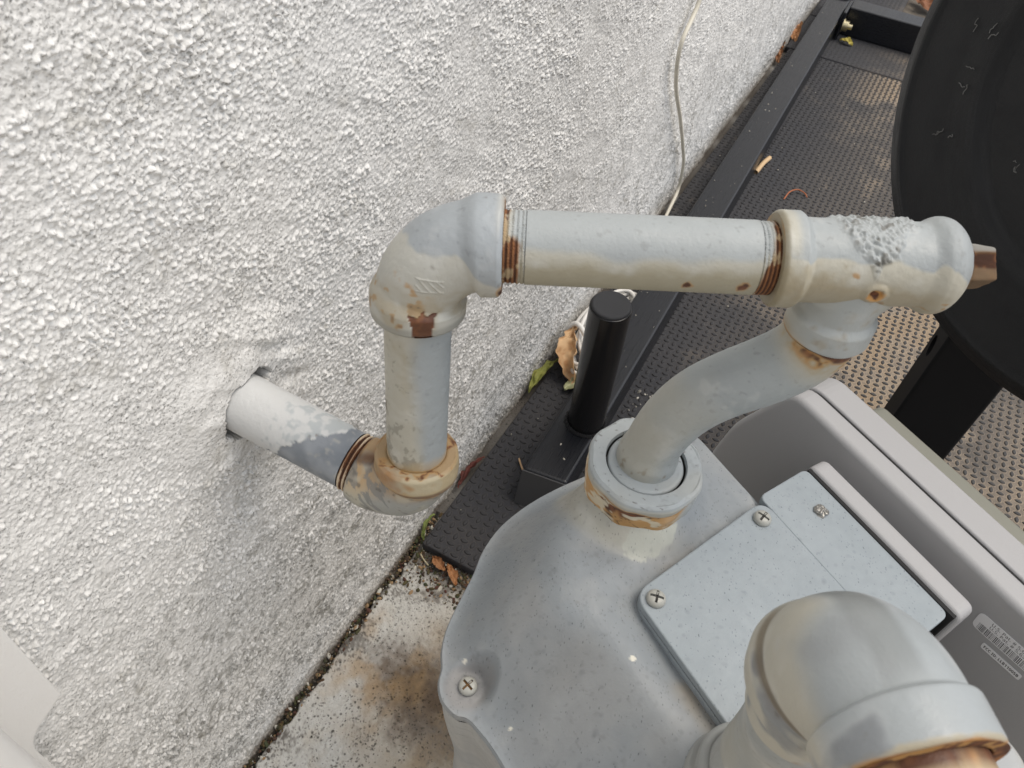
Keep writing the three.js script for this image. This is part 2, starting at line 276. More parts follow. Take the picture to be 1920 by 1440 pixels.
// ---------------------------------------------------------------- rubber mats
const PX = 0.0103, PZ = 0.00995;
function makeMat(name, label, x0, x1, z0, z1, top, nT, low, seed, rot) {
  const t = thing(name, label, 'rubber mat', V(x0, 0, z0), 0, 'black studded rubber mats');
  const w = x1 - x0, l = z0 - z1;
  const dust = tex(nT, (i, j, o) => {
    const x = x0 + (i + 0.5) / nT * w, z = z0 - (j + 0.5) / nT * l;
    const a = Math.round((x - x0) / PX - 0.5), b = Math.round((z0 - z) / PZ - 0.5);
    const lx = x - (x0 + (a + 0.5) * PX), lz = (z0 - (b + 0.5) * PZ) - z, A = (a + b) & 1;
    const e = A ? Math.hypot(lx / 0.0043, lz / 0.0024) : Math.hypot(lx / 0.0024, lz / 0.0043);
    const L = fbm(x * 5 + seed, z * 5, 2.2, 3), G = fbm(x * 24, z * 24, 7.7 + seed, 3), F = vn(x * 500, z * 500, 3);
    const open = sstep(0.12, 0.30, x);
    let d = clamp(open * (0.16 + 0.86 * sstep(-0.10, 0.40, L + 0.6 * G)) + 0.02 + 0.05 * G + (1 - open) * 0.14 * sstep(0.3, 0.7, G));
    d = Math.max(d, open * 0.95 * sstep(0.46, 0.62, x + 0.10 * L + 0.04 * G));
    const ring = sstep(1.55, 1.05, e) * sstep(0.8, 1.0, e);
    const k = clamp(d * (0.62 + 0.15 * F) + ring * (0.05 + 0.08 * open + 0.42 * d));
    o[0] = mix(0.026, 0.040, open); o[1] = mix(0.027, 0.039, open); o[2] = mix(0.033, 0.042, open); if (e < 0.95) { mixc(o, [0.16, 0.14, 0.115], 0.16 * d); }
    else mixc(o, [0.38, 0.305, 0.225], k * low);
    const warm = sstep(0.1, 0.7, L + G); mixc(o, [o[0] * 1.10, o[1] * 0.98, o[2] * 0.80], warm * 0.7 * open);
    for (let c = 0; c < 3; c++) o[c] = Math.pow(o[c], 1 / 2.2);
  }, true);
  dust.wrapS = dust.wrapT = THREE.ClampToEdgeWrapping;
  const body = new RoundedBoxGeometry(w, top, l, 2, 0.0018); body.translate(w / 2, top / 2 + 0.001, -l / 2);
  { const p = body.attributes.position, uv = body.attributes.uv; for (let i = 0; i < p.count; i++) uv.setXY(i, p.getX(i) / w, -p.getZ(i) / l); }
  part('rubber_sheet', body, mk(null, 0.78, { map: dust, bumpMap: rep(grit, 40), bumpScale: 0.0004 }), t);
  // one lens shaped stud
  const N = 14, ring = (s, y) => Array.from({ length: N }, (_, i) => { const a = i / N * 2 * Math.PI, c = Math.cos(a), sn = Math.sin(a); return [Math.sign(c) * Math.pow(Math.abs(c), 1.15) * 0.0043 * s, y, sn * 0.0023 * s * (0.55 + 0.45 * Math.abs(sn))]; });
  const rs = [ring(1.08, 0), ring(0.93, 0.0010 * low), ring(0.7, 0.00135 * low)], pos = [], idx = [];
  for (const q of rs) for (const p of q) pos.push(...p); pos.push(0, 0.0014 * low, 0);
  for (let k = 0; k < 2; k++) for (let i = 0; i < N; i++) { const a = k * N + i, b = k * N + (i + 1) % N, c = a + N, d = b + N; idx.push(a, c, b, b, c, d); }
  for (let i = 0; i < N; i++) idx.push(2 * N + i, 3 * N, 2 * N + (i + 1) % N);
  const sg = new THREE.BufferGeometry(); sg.setAttribute('position', new THREE.Float32BufferAttribute(pos, 3)); sg.setIndex(idx); sg.computeVertexNormals();
  const nx = Math.floor(w / PX), nz = Math.floor(l / PZ), im = new THREE.InstancedMesh(sg, mk([1, 1, 1], 0.72), nx * nz), mt = new THREE.Matrix4(), c = new THREE.Color(); let n = 0; const r = rng(seed + 3);
  for (let b = 0; b < nz; b++) for (let a = 0; a < nx; a++) {
    mt.makeRotationY(((a + b) & 1 ? 0 : Math.PI / 2) + (r() - 0.5) * 0.06); mt.setPosition((a + 0.5) * PX, top + 0.001, -(b + 0.5) * PZ); im.setMatrixAt(n, mt);
    const x = x0 + a * PX, k = sstep(0.15, 0.5, x) * 0.022 * (0.6 + 0.8 * r()); im.setColorAt(n++, c.setRGB(0.027 + k, 0.027 + k * 0.9, 0.030 + k * 0.72));
  }
  im.name = 'stud'; im.userData.kind = 'stuff'; im.castShadow = im.receiveShadow = true; t.add(im);
  t.rotation.y = rot;
  return t;
}
makeMat('rubber_mat', 'black studded rubber mat with tan dust, lying along the wall under the long rail', 0.013, 1.35, -0.352, -1.846, 0.0115, 2048, 1, 1, 0.0);
makeMat('rubber_mat', 'darker worn rubber mat strip between the black seam and the far cross tube', 0.004, 0.40, -1.849, -2.075, 0.0125, 768, 0.5, 9, 0.0);
makeMat('rubber_mat', 'rubber mat beyond the far cross tube, its edge beside brown soil', 0.004, 0.197, -2.08, -2.60, 0.0125, 768, 0.6, 12, 0.0);

// ---------------------------------------------------------------- rack frame
const RY0 = 0.0138, RY1 = 0.062;
{
  const A = V(0.0945, 0, -0.452), B = V(0.0545, 0, -2.16), off = A.clone();
  const t = thing('equipment_rack', 'black steel rack frame with long floor rail, round stub post and square upright', 'rack', off);
  const dir = B.clone().sub(A), len = dir.length(), yaw = Math.atan2(-dir.x, -dir.z);
  const put = (g, ry, p) => { g.rotateY(ry); g.translate(p.x, p.y, p.z); return g; };
  const rail = new RoundedBoxGeometry(0.0485, RY1 - RY0, len, 3, 0.0032);
  // the near end is cut a little off square
  { const p = rail.attributes.position; for (let i = 0; i < p.count; i++) if (p.getZ(i) > 0) p.setZ(i, p.getZ(i) - (p.getY(i) / (RY1 - RY0) + 0.5) * 0.010 - p.getX(i) * 0.12); rail.computeVertexNormals(); }
  part('rail', put(rail, yaw, A.clone().lerp(B, 0.5).setY((RY0 + RY1) / 2)), M.black, t, off);
  const cap = new RoundedBoxGeometry(0.0485, RY1 - RY0, 0.0016, 2, 0.0007);
  { const p = cap.attributes.position; for (let i = 0; i < p.count; i++) p.setZ(i, p.getZ(i) - (p.getY(i) / (RY1 - RY0) + 0.5) * 0.010 - p.getX(i) * 0.12); cap.computeVertexNormals(); }
  part('end_cap', put(cap, yaw, V(0.0945, (RY0 + RY1) / 2, -0.4500)), M.capGrey, t, off);
  // stub post welded on the rail, with a push-in plastic cap
  const pb = V(0.0995, RY1, -0.553), pt = V(0.1005, 0.2465, -0.5385), ax = pt.clone().sub(pb).normalize(), q = new THREE.Quaternion().setFromUnitVectors(V(0, 1, 0), ax), H = pt.distanceTo(pb);
  const R = 0.0203, prof = [[R + 0.004, -0.002], [R + 0.0032, 0.001], [R + 0.0008, 0.004], [R, 0.006], [R, H - 0.0008], [R - 0.0008, H], [R - 0.0022, H], [R - 0.0022, H - 0.004]].map(p => new THREE.Vector2(...p));
  const lat = (pr, n = 72) => { const g = new THREE.LatheGeometry(pr, n); g.applyQuaternion(q); g.translate(pb.x, pb.y, pb.z); return g; };
  part('post', lat(prof), M.blackGloss, t, off);
  const capP = [[R - 0.0018, H - 0.005], [R - 0.0014, H + 0.0004], [R - 0.0018, H + 0.0020], [R - 0.0032, H + 0.0029], [R - 0.0046, H + 0.0026], [R * 0.5, H + 0.0023], [0, H + 0.0022]].map(p => new THREE.Vector2(...p));
  part('post_cap', lat(capP), mk([0.022, 0.023, 0.027], 0.5, { bumpMap: rep(grit, 30), bumpScale: 0.0002 }), t, off);
  // weld bead with spatter
  const bead = sweep(u => { const a = u * 2 * Math.PI; return V(pb.x + Math.cos(a) * (R + 0.0015), pb.y + 0.0012, pb.z + Math.sin(a) * (R + 0.0015)); }, (v, a) => 0.0022 * (1 + 0.4 * vn(v * 90, a * 2, 3)), 10, 160);
  part('weld', bead, mk([0.02, 0.02, 0.022], 0.3, { bumpMap: rep(grit, 60), bumpScale: 0.0008 }), t, off);
  // far end: flange, cross tube, bolt, pocket
  const flange = new RoundedBoxGeometry(0.007, 0.062, 0.085, 2, 0.002); part('flange', put(flange, yaw, V(0.0895, 0.045, -2.005)), M.black, t, off);
  const cross = new RoundedBoxGeometry(0.62, 0.062, 0.062, 3, 0.003); part('cross_tube', put(cross, -0.0, V(0.093 + 0.31, 0.045, -2.035)), M.black, t, off);
  const hex = new THREE.CylinderGeometry(0.0115, 0.0115, 0.010, 6); hex.rotateZ(Math.PI / 2); const stub = new THREE.CylinderGeometry(0.006, 0.006, 0.010, 18); stub.rotateZ(Math.PI / 2); stub.translate(0.009, 0, 0); const wash = new THREE.CylinderGeometry(0.0145, 0.0145, 0.002, 28); wash.rotateZ(Math.PI / 2); wash.translate(-0.006, 0, 0);
  part('bolt', put(toGeo([hex, stub, wash]), 0, V(0.1015, 0.045, -1.975)), M.zinc, t, off);
  const pocket = new THREE.CylinderGeometry(0.022, 0.022, 0.003, 40); part('socket', put(pocket, 0, V(0.058, RY1 + 0.0006, -2.10)), M.darkhole, t, off);
  // square upright under the weight plate
  const up = new RoundedBoxGeometry(0.070, 0.6, 0.070, 3, 0.004);
  const ub = new Brush(up), hol = new Evaluator();
  const cutH = new THREE.CylinderGeometry(0.0125, 0.0125, 0.05, 40); cutH.rotateZ(Math.PI / 2); cutH.translate(-0.035, -0.132, -0.007);
  const cb = new Brush(cutH); ub.updateMatrixWorld(); cb.updateMatrixWorld(); const ug = hol.evaluate(ub, cb, SUBTRACTION).geometry; ug.clearGroups?.();
  const UM = new THREE.MeshPhysicalMaterial({ color: new THREE.Color().setRGB(0.008, 0.0085, 0.010), roughness: 0.75, specularIntensity: 0.5 }); const um = part('upright', ug, UM, t); um.position.set(0.431, 0.313, -0.746).sub(off);
  um.material = UM;
}

// ---------------------------------------------------------------- rubber weight plate
{
  const c = V(0.417, 0.517, -0.617), n = V(-0.6462, 0.1554, 0.7472).normalize();
  const t = thing('weight_plate', 'large black rubber weight plate with pale scuffs, standing at the right edge of the photo', 'weight plate', c);
  t.quaternion.setFromUnitVectors(V(0, 1, 0), n);
  const pr = [[0, -0.06], [0.21, -0.06], [0.221, -0.055], [0.225, -0.045], [0.225, -0.006], [0.2235, -0.001], [0.212, 0.0055], [0.209, 0.006], [0.2055, 0.0035], [0.17, 0.0024], [0.152, 0.0022], [0.1455, 0.0018], [0.1405, -0.0014], [0.134, -0.0040], [0.08, -0.0075], [0.055, -0.007], [0.05, 0.004], [0.03, 0.004], [0.026, 0.002], [0.026, -0.02], [0, -0.02]].map(p => new THREE.Vector2(...p));
  const g = new THREE.LatheGeometry(pr, 220);
  const col = new Float32Array(g.attributes.position.count * 3).fill(0); for (let i = 0; i < col.length; i += 3) { col[i] = 0.007; col[i + 1] = 0.0076; col[i + 2] = 0.0092; } g.setAttribute('color', new THREE.BufferAttribute(col, 3));
  part('plate_body', g, new THREE.MeshPhysicalMaterial({ roughness: 0.62, specularIntensity: 0.85, vertexColors: true, roughnessMap: rep(roughT, 3), bumpMap: rep(grit, 20), bumpScale: 0.00025 }), t);
  // scuffs: thin torn flaps of rubber
  const r = rng(31), sc = [];
  const ax = V(1, 0, 0), inv = t.quaternion.clone().invert();
  const at = (x, y, z) => V(x, y, z).sub(c).applyQuaternion(inv);
  for (const [x, y, z, s] of [[0.2888, 0.4955, -0.7194, 1], [0.2960, 0.4640, -0.7066, 0.8], [0.3002, 0.4244, -0.6948, 0.7], [0.3529, 0.4327, -0.6508, 0.45]]) {
    const p = at(x, y, z), yl = p.y + 0.0012; for (let k = 0; k < 3; k++) { const a0 = r() * 6, pts = []; let px = p.x + (r() - 0.5) * 0.02 * s, pz = p.z + (r() - 0.5) * 0.02 * s; for (let i = 0; i < 6; i++) { pts.push(V(px, yl - 0.0009 + 0.0009 * r(), pz)); px += Math.cos(a0 + r() * 2.6) * 0.0024 * s; pz += Math.sin(a0 + r() * 2.6) * 0.0024 * s; } sc.push(new THREE.TubeGeometry(new THREE.CatmullRomCurve3(pts), 20, 0.0003 * (0.5 + r()), 5)); }
  }
  part('scuff', toGeo(sc), mk([0.15, 0.15, 0.145], 0.85), t);
}
// ---------------------------------------------------------------- gas pipe
const C1 = V(0.1031, 0.523, -0.2121), C2 = V(0.1111, 0.368, -0.1971), TEE = V(0.2621, 0.5341, -0.2909);
const NUT = V(0.2121, 0.393, -0.2654);
const camLeft = [-0.873, -0.0863, 0.48];
function mottle(x, y, z, s = 1) { return { a: fbm(x * 95 * s, y * 95 * s, z * 95 * s, 3), b: fbm(x * 330 * s, y * 330 * s, z * 330 * s, 2), c: vn(x * 700, y * 700, z * 700), l: fbm(x * 34, y * 34, z * 34, 2) }; }
const blobAt = (x, y, z, p, r) => Math.hypot(x - p[0], y - p[1], z - p[2]) / r;
function paintBase(o, m) { o[0] = K.blue[0]; o[1] = K.blue[1]; o[2] = K.blue[2]; mixc(o, [0.40, 0.43, 0.44], 0.5 * sstep(-0.3, 0.6, m.a)); mixc(o, [0.235, 0.255, 0.27], 0.5 * sstep(0.05, 0.6, m.l + 0.25 * m.a)); mixc(o, [0.16, 0.165, 0.16], 0.55 * sstep(0.40, 0.6, m.c * 0.5 + m.b * 0.7)); mixc(o, [0.46, 0.47, 0.46], 0.5 * sstep(0.35, 0.6, m.a - 0.3 * m.b)); }
function cream(o, m, k) { const c = K.cream.slice(); mixc(c, [0.52, 0.51, 0.455], sstep(0, 0.6, m.a) * 0.8); mixc(c, [0.34, 0.285, 0.18], 0.6 * sstep(0.25, 0.8, -m.l + 0.3 * m.b)); mixc(o, c, k); }
function rusty(o, m, k) { const c = [0.085, 0.03, 0.013]; mixc(c, [0.17, 0.06, 0.022], 0.8 * sstep(-0.15, 0.45, m.b + 0.3 * m.c)); mixc(c, [0.34, 0.145, 0.045], 0.75 * sstep(0.25, 0.65, m.a * 0.6 + m.b * 0.6)); mixc(c, [0.03, 0.014, 0.009], 0.75 * sstep(0.15, 0.6, m.l - m.b * 0.4)); mixc(o, [0.42, 0.24, 0.09], 0.8 * sstep(0, 0.35, k) * (1 - sstep(0.35, 0.9, k))); mixc(o, c, sstep(0.3, 0.75, k)); }
{
  const off = V(0.111, 0.33, -0.197);
  const t = thing('gas_pipe', 'grey painted gas pipe with rusty joints, running from the wall over to the meter', 'gas pipe', off);
  const P = (name, g, m = M.paint, parent = t) => part(name, g, m, parent, parent === t ? off : null);
  const wallDir = C2.clone().sub(HOLE).normalize();
  const RW = 0.0163, RP = 0.0150;
  // --- nipple out of the wall
  const w0 = HOLE.clone().addScaledVector(wallDir, -0.03), w1 = C2.clone().addScaledVector(wallDir, -0.0405);
  const lenW = w0.distanceTo(w1);
  P('wall_nipple', sweep(seg(w0, w1), () => RW, 150, 200, {
    color: (x, y, z, nx, ny, nz, o) => {
      const m = mottle(x, y, z), s = (x - HOLE.x) / 0.078 ; // 0 at the wall, 1 at the threads
      o[0] = K.galv[0]; o[1] = K.galv[1]; o[2] = K.galv[2];
      mixc(o, [0.30, 0.32, 0.345], 0.8 * sstep(-0.25, 0.5, m.a + 0.3 * m.l)); mixc(o, [0.40, 0.39, 0.35], 0.6 * sstep(0.15, 0.6, m.b + m.l * 0.5) * sstep(0.5, 0.9, s));
      const edge = s + 0.20 * m.l + 0.07 * m.a - 0.30 * ny * 0.9 + 0.10 * nz;
      const wk = sstep(0.50, 0.485, edge + 0.06 * m.b); const wc = K.white.slice(); mixc(wc, [0.40, 0.43, 0.44], 0.85 * sstep(0.2, 0.6, m.b * 0.8 + s * 1.3 - 0.45)); mixc(o, wc, wk);
      mixc(o, [0.30, 0.17, 0.07], 0.5 * sstep(0.55, 0.8, m.b * 0.7 + m.c * 0.4) * sstep(0.2, 0.8, s));
    },
    disp: (x, y, z, u, v, nx, ny, nz) => { const m = mottle(x, y, z), s = (x - HOLE.x) / 0.078, edge = s + 0.20 * m.l + 0.07 * m.a - 0.30 * ny * 0.9 + 0.10 * nz; return 0.0005 * sstep(0.50, 0.485, edge + 0.06 * m.b) + 0.00012 * m.b; }
  }));
  const threads = (a, b, R, n, amp, parentName, phase = 0, seed = 1, colF = null) => P(parentName, sweep(seg(a, b), (v, an) => { const s = v * n; const k = Math.pow(0.5 + 0.5 * Math.cos((s - phase) * 2 * Math.PI), 0.7); return R - amp + amp * k * (0.86 + 0.28 * fbm(Math.cos(an) * 4 + seed, Math.sin(an) * 4, s * 0.6, 2)); }, 150, n * 14, {
    color: (x, y, z, nx, ny, nz, o, u, v) => {
      const m = mottle(x, y, z), k = 0.5 + 0.5 * Math.cos((v * n - phase) * 2 * Math.PI);
      rusty(o, { ...m }, 1); mixc(o, [0.14, 0.055, 0.022], 0.6);
      mixc(o, [0.34, 0.15, 0.055], 0.55 * sstep(0.55, 0.95, k + 0.4 * m.a)); mixc(o, [0.035, 0.016, 0.009], 0.7 * sstep(0.35, 0.05, k + 0.25 * m.b)); mixc(o, [0.45, 0.36, 0.22], 0.7 * sstep(0.22, 0.42, m.a * 0.7 + m.b * 0.6 + 0.2 * k - 0.1));
      colF ? colF(o, m, k, x, y, z, nx, ny, nz, v) : 0;
    }
  }), M.pipeRust);
  const wEnd = C2.clone().addScaledVector(wallDir, -0.0295);
  threads(w1, wEnd, RW + 0.0008, 4, 0.0017, 'thread', 0.5, 1, (o, m, k, x, y, z, nx, ny, nz) => { mixc(o, [0.62, 0.50, 0.36], sstep(0.45, 0.75, k + 0.22 * m.a - 0.35 * sstep(0.15, 0.6, m.l + (ny > 0.3 && nz > -0.2 ? 0.5 : -0.2)))); });
  // --- 90 degree elbow: path from mouth a to mouth b around centre c
  function elbow(c, da, db, L, rBody, rBandA, rBandB, bandW, col, disp, arcR = 0.027) {
    const s = L - arcR, pts = tt => {
      const al = arcR * Math.PI / 2, tot = 2 * s + al, d = tt * tot;
      if (d < s) return c.clone().addScaledVector(da, L - d);
      if (d > s + al) return c.clone().addScaledVector(db, arcR + (d - s - al));
      const ph = (d - s) / arcR, o = c.clone().addScaledVector(da, arcR).addScaledVector(db, arcR);
      return o.addScaledVector(db, -arcR * Math.cos(ph)).addScaledVector(da, -arcR * Math.sin(ph));
    };
    const tot = 2 * s + arcR * Math.PI / 2;
    const lipA = [0, 0.0002, 0.0009, 0.0022], vs = [];
    const rad = v => {
      const d = v * tot, e = tot - d;
      const band = (q, rb) => { if (q > bandW + 0.006) return 0; const f = sstep(bandW + 0.005, bandW - 0.0005, q); return (rb - rBody) * f; };
      let r = rBody + Math.max(band(d, rBandA), band(e, rBandB)) + 0.0009 * Math.sin(Math.PI * v);
      const q = Math.min(d, e); if (q < 0.0022) r -= 0.0016 * Math.pow(1 - q / 0.0022, 2);
      return r;
    };
    const g = sweep(pts, rad, 170, 190, { color: col, disp });
    // closing rings at both mouths
    const ringG = (cc, dd, r1, r0, rec) => sheet(170, 12, (u, v, o) => { const e1 = (Math.abs(dd.y) < 0.8 ? V(0, 1, 0) : V(0, 0, 1)); e1.addScaledVector(dd, -e1.dot(dd)).normalize(); const e2 = dd.clone().cross(e1), a = u * 2 * Math.PI, r = mix(r1, r0, v), dep = -rec * sstep(0.55, 1, v); o[0] = cc.x + dd.x * dep + (e1.x * Math.cos(a) + e2.x * Math.sin(a)) * r; o[1] = cc.y + dd.y * dep + (e1.y * Math.cos(a) + e2.y * Math.sin(a)) * r; o[2] = cc.z + dd.z * dep + (e1.z * Math.cos(a) + e2.z * Math.sin(a)) * r; }, { wrap: true, color: col, uv: (u, v) => [u * 0.1, v * 0.01] });
    return [g, ringG(c.clone().addScaledVector(da, L), da, rBandA - 0.0016, rBody - 0.0055, 0.002), ringG(c.clone().addScaledVector(db, L), db, rBandB - 0.0016, rBody - 0.0055, 0.002)];
  }
  const upD = C1.clone().sub(C2).normalize();
  // lower elbow: dirty grey with an orange, cracked upper band
  {
    const db = upD.clone(), da = wallDir.clone().negate();
    const topD = 0.0345;
    const col = (x, y, z, nx, ny, nz, o) => {
      const m = mottle(x, y, z); const h = V(x, y, z).sub(C2).dot(upD);
      o[0] = 0.33; o[1] = 0.335; o[2] = 0.315;
      mixc(o, [0.50, 0.47, 0.37], 0.85 * sstep(-0.1, 0.45, m.l + 0.35 * m.a));
      
      const side = (nx * 0.6 + ny * 0.1 + nz * 0.3);
      mixc(o, [0.46, 0.26, 0.085], 0.8 * sstep(0.004, 0.022, h + 0.009 * m.l + 0.004 * m.a) * sstep(-0.5, 0.4, side + m.l * 0.5) * (h < 0.024 ? 0.85 : 0.4));
      if (h < 0.022) { const gk = sstep(0.0, 0.09, fbm(x * 240 + y * 200, y * 80 - x * 60, z * 240, 4) + 0.5 * m.l - 0.02); mixc(o, [0.20, 0.205, 0.20], 0.75 * gk); mixc(o, [0.13, 0.12, 0.10], 0.7 * sstep(0.28, 0.5, m.b + 0.2 * m.a)); mixc(o, [0.47, 0.45, 0.37], 0.6 * sstep(0.1, 0.4, m.a - 0.4 * m.l)); }
      if (h > 0.0225) { mixc(o, [0.37, 0.235, 0.10], 0.8); mixc(o, [0.33, 0.32, 0.28], 0.6 * sstep(0.05, 0.4, m.a + m.l)); mixc(o, [0.47, 0.41, 0.27], 0.65 * sstep(0, 0.6, m.l + nx * 0.8)); mixc(o, [0.34, 0.17, 0.055], 0.8 * sstep(0.1, 0.5, m.a - nx * 0.5)); }
      if (h > 0.033) rusty(o, m, 0.8 * sstep(0.05, 0.5, -Math.abs(m.a) * 2.2 + 0.35 + m.b * 0.3));
      mixc(o, [0.10, 0.05, 0.03], 0.75 * sstep(0.0022, 0.0006, Math.abs(h - 0.0225) ) * sstep(-0.4, 0.3, m.l + 0.2));
      rusty(o, m, 0.8 * sstep(0.55, 0.72, m.a * 0.8 + m.l * 0.4));
    };
    const gs = elbow(C2, da, db, topD, 0.0186, 0.0192, 0.0213, 0.0105, col, (x, y, z) => 0.0002 * fbm(x * 260, y * 260, z * 260, 3) + 0.0004 * fbm(x * 60, y * 60, z * 60, 2));
    P('elbow', mergeGeometries(gs));
  }
  // riser
  const r0 = C2.clone().addScaledVector(upD, 0.030), r1 = C1.clone().addScaledVector(upD, -0.031);
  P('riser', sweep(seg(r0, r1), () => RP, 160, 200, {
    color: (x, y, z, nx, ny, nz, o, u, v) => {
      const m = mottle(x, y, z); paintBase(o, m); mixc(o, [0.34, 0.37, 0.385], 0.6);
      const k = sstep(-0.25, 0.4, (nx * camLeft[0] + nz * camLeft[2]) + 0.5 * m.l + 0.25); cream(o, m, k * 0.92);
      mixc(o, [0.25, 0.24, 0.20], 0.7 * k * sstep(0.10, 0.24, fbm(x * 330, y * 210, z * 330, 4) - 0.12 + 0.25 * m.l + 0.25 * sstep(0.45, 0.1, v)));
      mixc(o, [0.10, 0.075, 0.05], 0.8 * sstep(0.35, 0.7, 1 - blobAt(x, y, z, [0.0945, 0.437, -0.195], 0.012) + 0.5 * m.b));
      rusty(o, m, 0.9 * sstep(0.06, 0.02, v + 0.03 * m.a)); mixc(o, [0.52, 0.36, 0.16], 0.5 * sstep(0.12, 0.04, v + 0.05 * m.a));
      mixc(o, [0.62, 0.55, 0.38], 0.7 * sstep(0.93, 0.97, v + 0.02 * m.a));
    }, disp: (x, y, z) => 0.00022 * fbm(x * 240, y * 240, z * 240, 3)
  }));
  // upper elbow
  const topD = TEE.clone().sub(C1).normalize();
  {
    const star = [0.1175, 0.5000, -0.1915];
    const crown = [[-0.0056, 0.0026], [-0.0028, 0.0022], [-0.0012, 0.0018], [0.0004, 0.0050], [0.0016, 0.0022], [0.0034, 0.0020], [0.0060, 0.0032], [0.0052, -0.0008], [0.0056, -0.0030], [0.0042, -0.0062], [0.0050, -0.0120], [-0.0036, -0.0126], [-0.0030, -0.0070], [-0.0040, -0.0030], [-0.0048, 0.0002]];
    const starF = (x, y, z) => { const dx = x - star[0], dz = z - star[2]; let u = dx * 0.873 + dz * -0.48, v = (y - star[1]) * 1.0; if (Math.abs(u) > 0.009 || Math.abs(v) > 0.015) return 0; if (dx * 0.4 + dz * 0.62 < -0.008) return 0; u += 0.0006 * vn(x * 500, y * 500, z * 500); v += 0.0006 * vn(x * 500 + 9, y * 500, z * 500); let c = false; for (let a = 0, b = crown.length - 1; a < crown.length; b = a++) { const [ax2, ay] = crown[a], [bx, by] = crown[b]; if ((ay > v) !== (by > v) && u < (bx - ax2) * (v - ay) / (by - ay) + ax2) c = !c; } return c ? (v < -0.0045 ? 0.8 : 1) : 0; };
    const emb = (x, y, z) => { const dx = x - 0.1173, dz = z + 0.1982, u = dx * 0.873 - dz * 0.48, v = (y - 0.5169) * 1.35; if (Math.abs(u) > 0.0055 || Math.abs(v) > 0.0042 || dx * 0.4 + dz * 0.62 < -0.008) return 0; const q = Math.abs(((u + v * 0.7) / 0.0036 % 1 + 1) % 1 - 0.5) * 2, e = Math.abs(Math.abs(v) - 0.0036); return Math.max(sstep(0.35, 0.1, q), sstep(0.0006, 0.0002, e)); };
    const vd = upD.clone().negate();
    const col = (x, y, z, nx, ny, nz, o) => {
      const m = mottle(x, y, z); paintBase(o, m); const p = V(x, y, z).sub(C1), h = p.dot(upD), ax = p.dot(topD);
      mixc(o, [0.325, 0.355, 0.39], 0.5);
      const k = sstep(0.0012, -0.0004, h - 0.0035 + 0.005 * m.l + 0.0022 * m.a + 0.0006 * m.b + 0.010 * sstep(0.016, 0.030, ax) - (ax < -0.008 ? 0.006 : 0)); cream(o, m, k * 0.85); mixc(o, [0.50, 0.51, 0.49], 0.4 * k);
      cream(o, m, 0.8 * sstep(0.03, 0.036, ax) * sstep(0.3, 0.9, ny + m.l * 0.5));
      rusty(o, m, 0.62 * sstep(0.22, 0.5, m.a * 0.7 + m.b * 0.6) * sstep(-0.002, -0.014, h) * sstep(0.010, -0.006, ax)); mixc(o, [0.30, 0.235, 0.13], 0.55 * sstep(-0.006, -0.022, h + 0.006 * m.l) * sstep(-0.1, 0.5, m.a + 0.2)); mixc(o, [0.12, 0.10, 0.08], 0.7 * sstep(0.42, 0.6, m.b * 0.6 + m.a * 0.4));
      mixc(o, [0.26, 0.26, 0.235], 0.7 * sstep(-0.0285, -0.031, h + 0.001 * m.a));
      rusty(o, m, 0.9 * sstep(0.0325, 0.0355, ax + 0.0022 * m.a) * sstep(-0.25, 0.3, m.l - 0.25 * ny + 0.1));
      const s = starF(x, y, z); if (s > 0) { rusty(o, m, s); mixc(o, [0.13, 0.05, 0.028], 0.5 * s * sstep(-0.3, 0.3, m.a)); mixc(o, [0.30, 0.15, 0.09], 0.5 * s * sstep(-0.004, -0.012, y - star[1])); }
    };
    const gs = elbow(C1, vd, topD, 0.0345, 0.0180, 0.0206, 0.0206, 0.0095, col, (x, y, z) => 0.0003 * fbm(x * 60, y * 60, z * 60, 2) + 0.00008 * vn(x * 500, y * 500, z * 500) - 0.0006 * (starF(x, y, z) > 0.7 ? 1 : 0) + 0.00035 * emb(x, y, z));
    P('elbow', mergeGeometries(gs));
  }
  // top nipple with cut threads at both ends
  const n0 = C1.clone().addScaledVector(topD, 0.032), n1 = TEE.clone().addScaledVector(topD, -0.034);
  const a0 = C1.clone().addScaledVector(topD, 0.0435), a1 = TEE.clone().addScaledVector(topD, -0.0425);
  const nipCol = (x, y, z, nx, ny, nz, o) => {
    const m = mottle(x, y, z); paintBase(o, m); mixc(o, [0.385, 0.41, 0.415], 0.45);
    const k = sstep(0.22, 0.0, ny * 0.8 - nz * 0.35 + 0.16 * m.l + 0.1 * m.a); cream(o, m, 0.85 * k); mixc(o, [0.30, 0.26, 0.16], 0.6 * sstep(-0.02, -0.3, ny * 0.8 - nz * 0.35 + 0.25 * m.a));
    for (const [p, r] of [[[0.2062, 0.5258, -0.2470], 0.0016], [[0.2257, 0.5270, -0.2570], 0.0020]]) rusty(o, m, sstep(1.7, 0.6, blobAt(x, y, z, p, r) + 0.6 * m.b + 0.3 * m.c));
  };
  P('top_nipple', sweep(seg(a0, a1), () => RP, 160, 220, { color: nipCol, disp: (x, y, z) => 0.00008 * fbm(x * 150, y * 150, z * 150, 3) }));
  const thr = (o, m, k, x, y, z, nx, ny, nz, v, dirn) => {
    const w = sstep(0.42, 0.62, (dirn > 0 ? v : 1 - v) + 0.5 * m.l + 0.42 * m.a + 0.3 * (ny - 0.45));
    const c = [0, 0, 0]; nipCol(x, y, z, nx, ny, nz, c); mixc(c, [0.50, 0.46, 0.36], 0.5 * (1 - sstep(0.6, 1, w * (dirn > 0 ? v : 1 - v) + 0.3))); mixc(o, c, w * sstep(0.1, 0.5, k + 0.8 * w));
  };
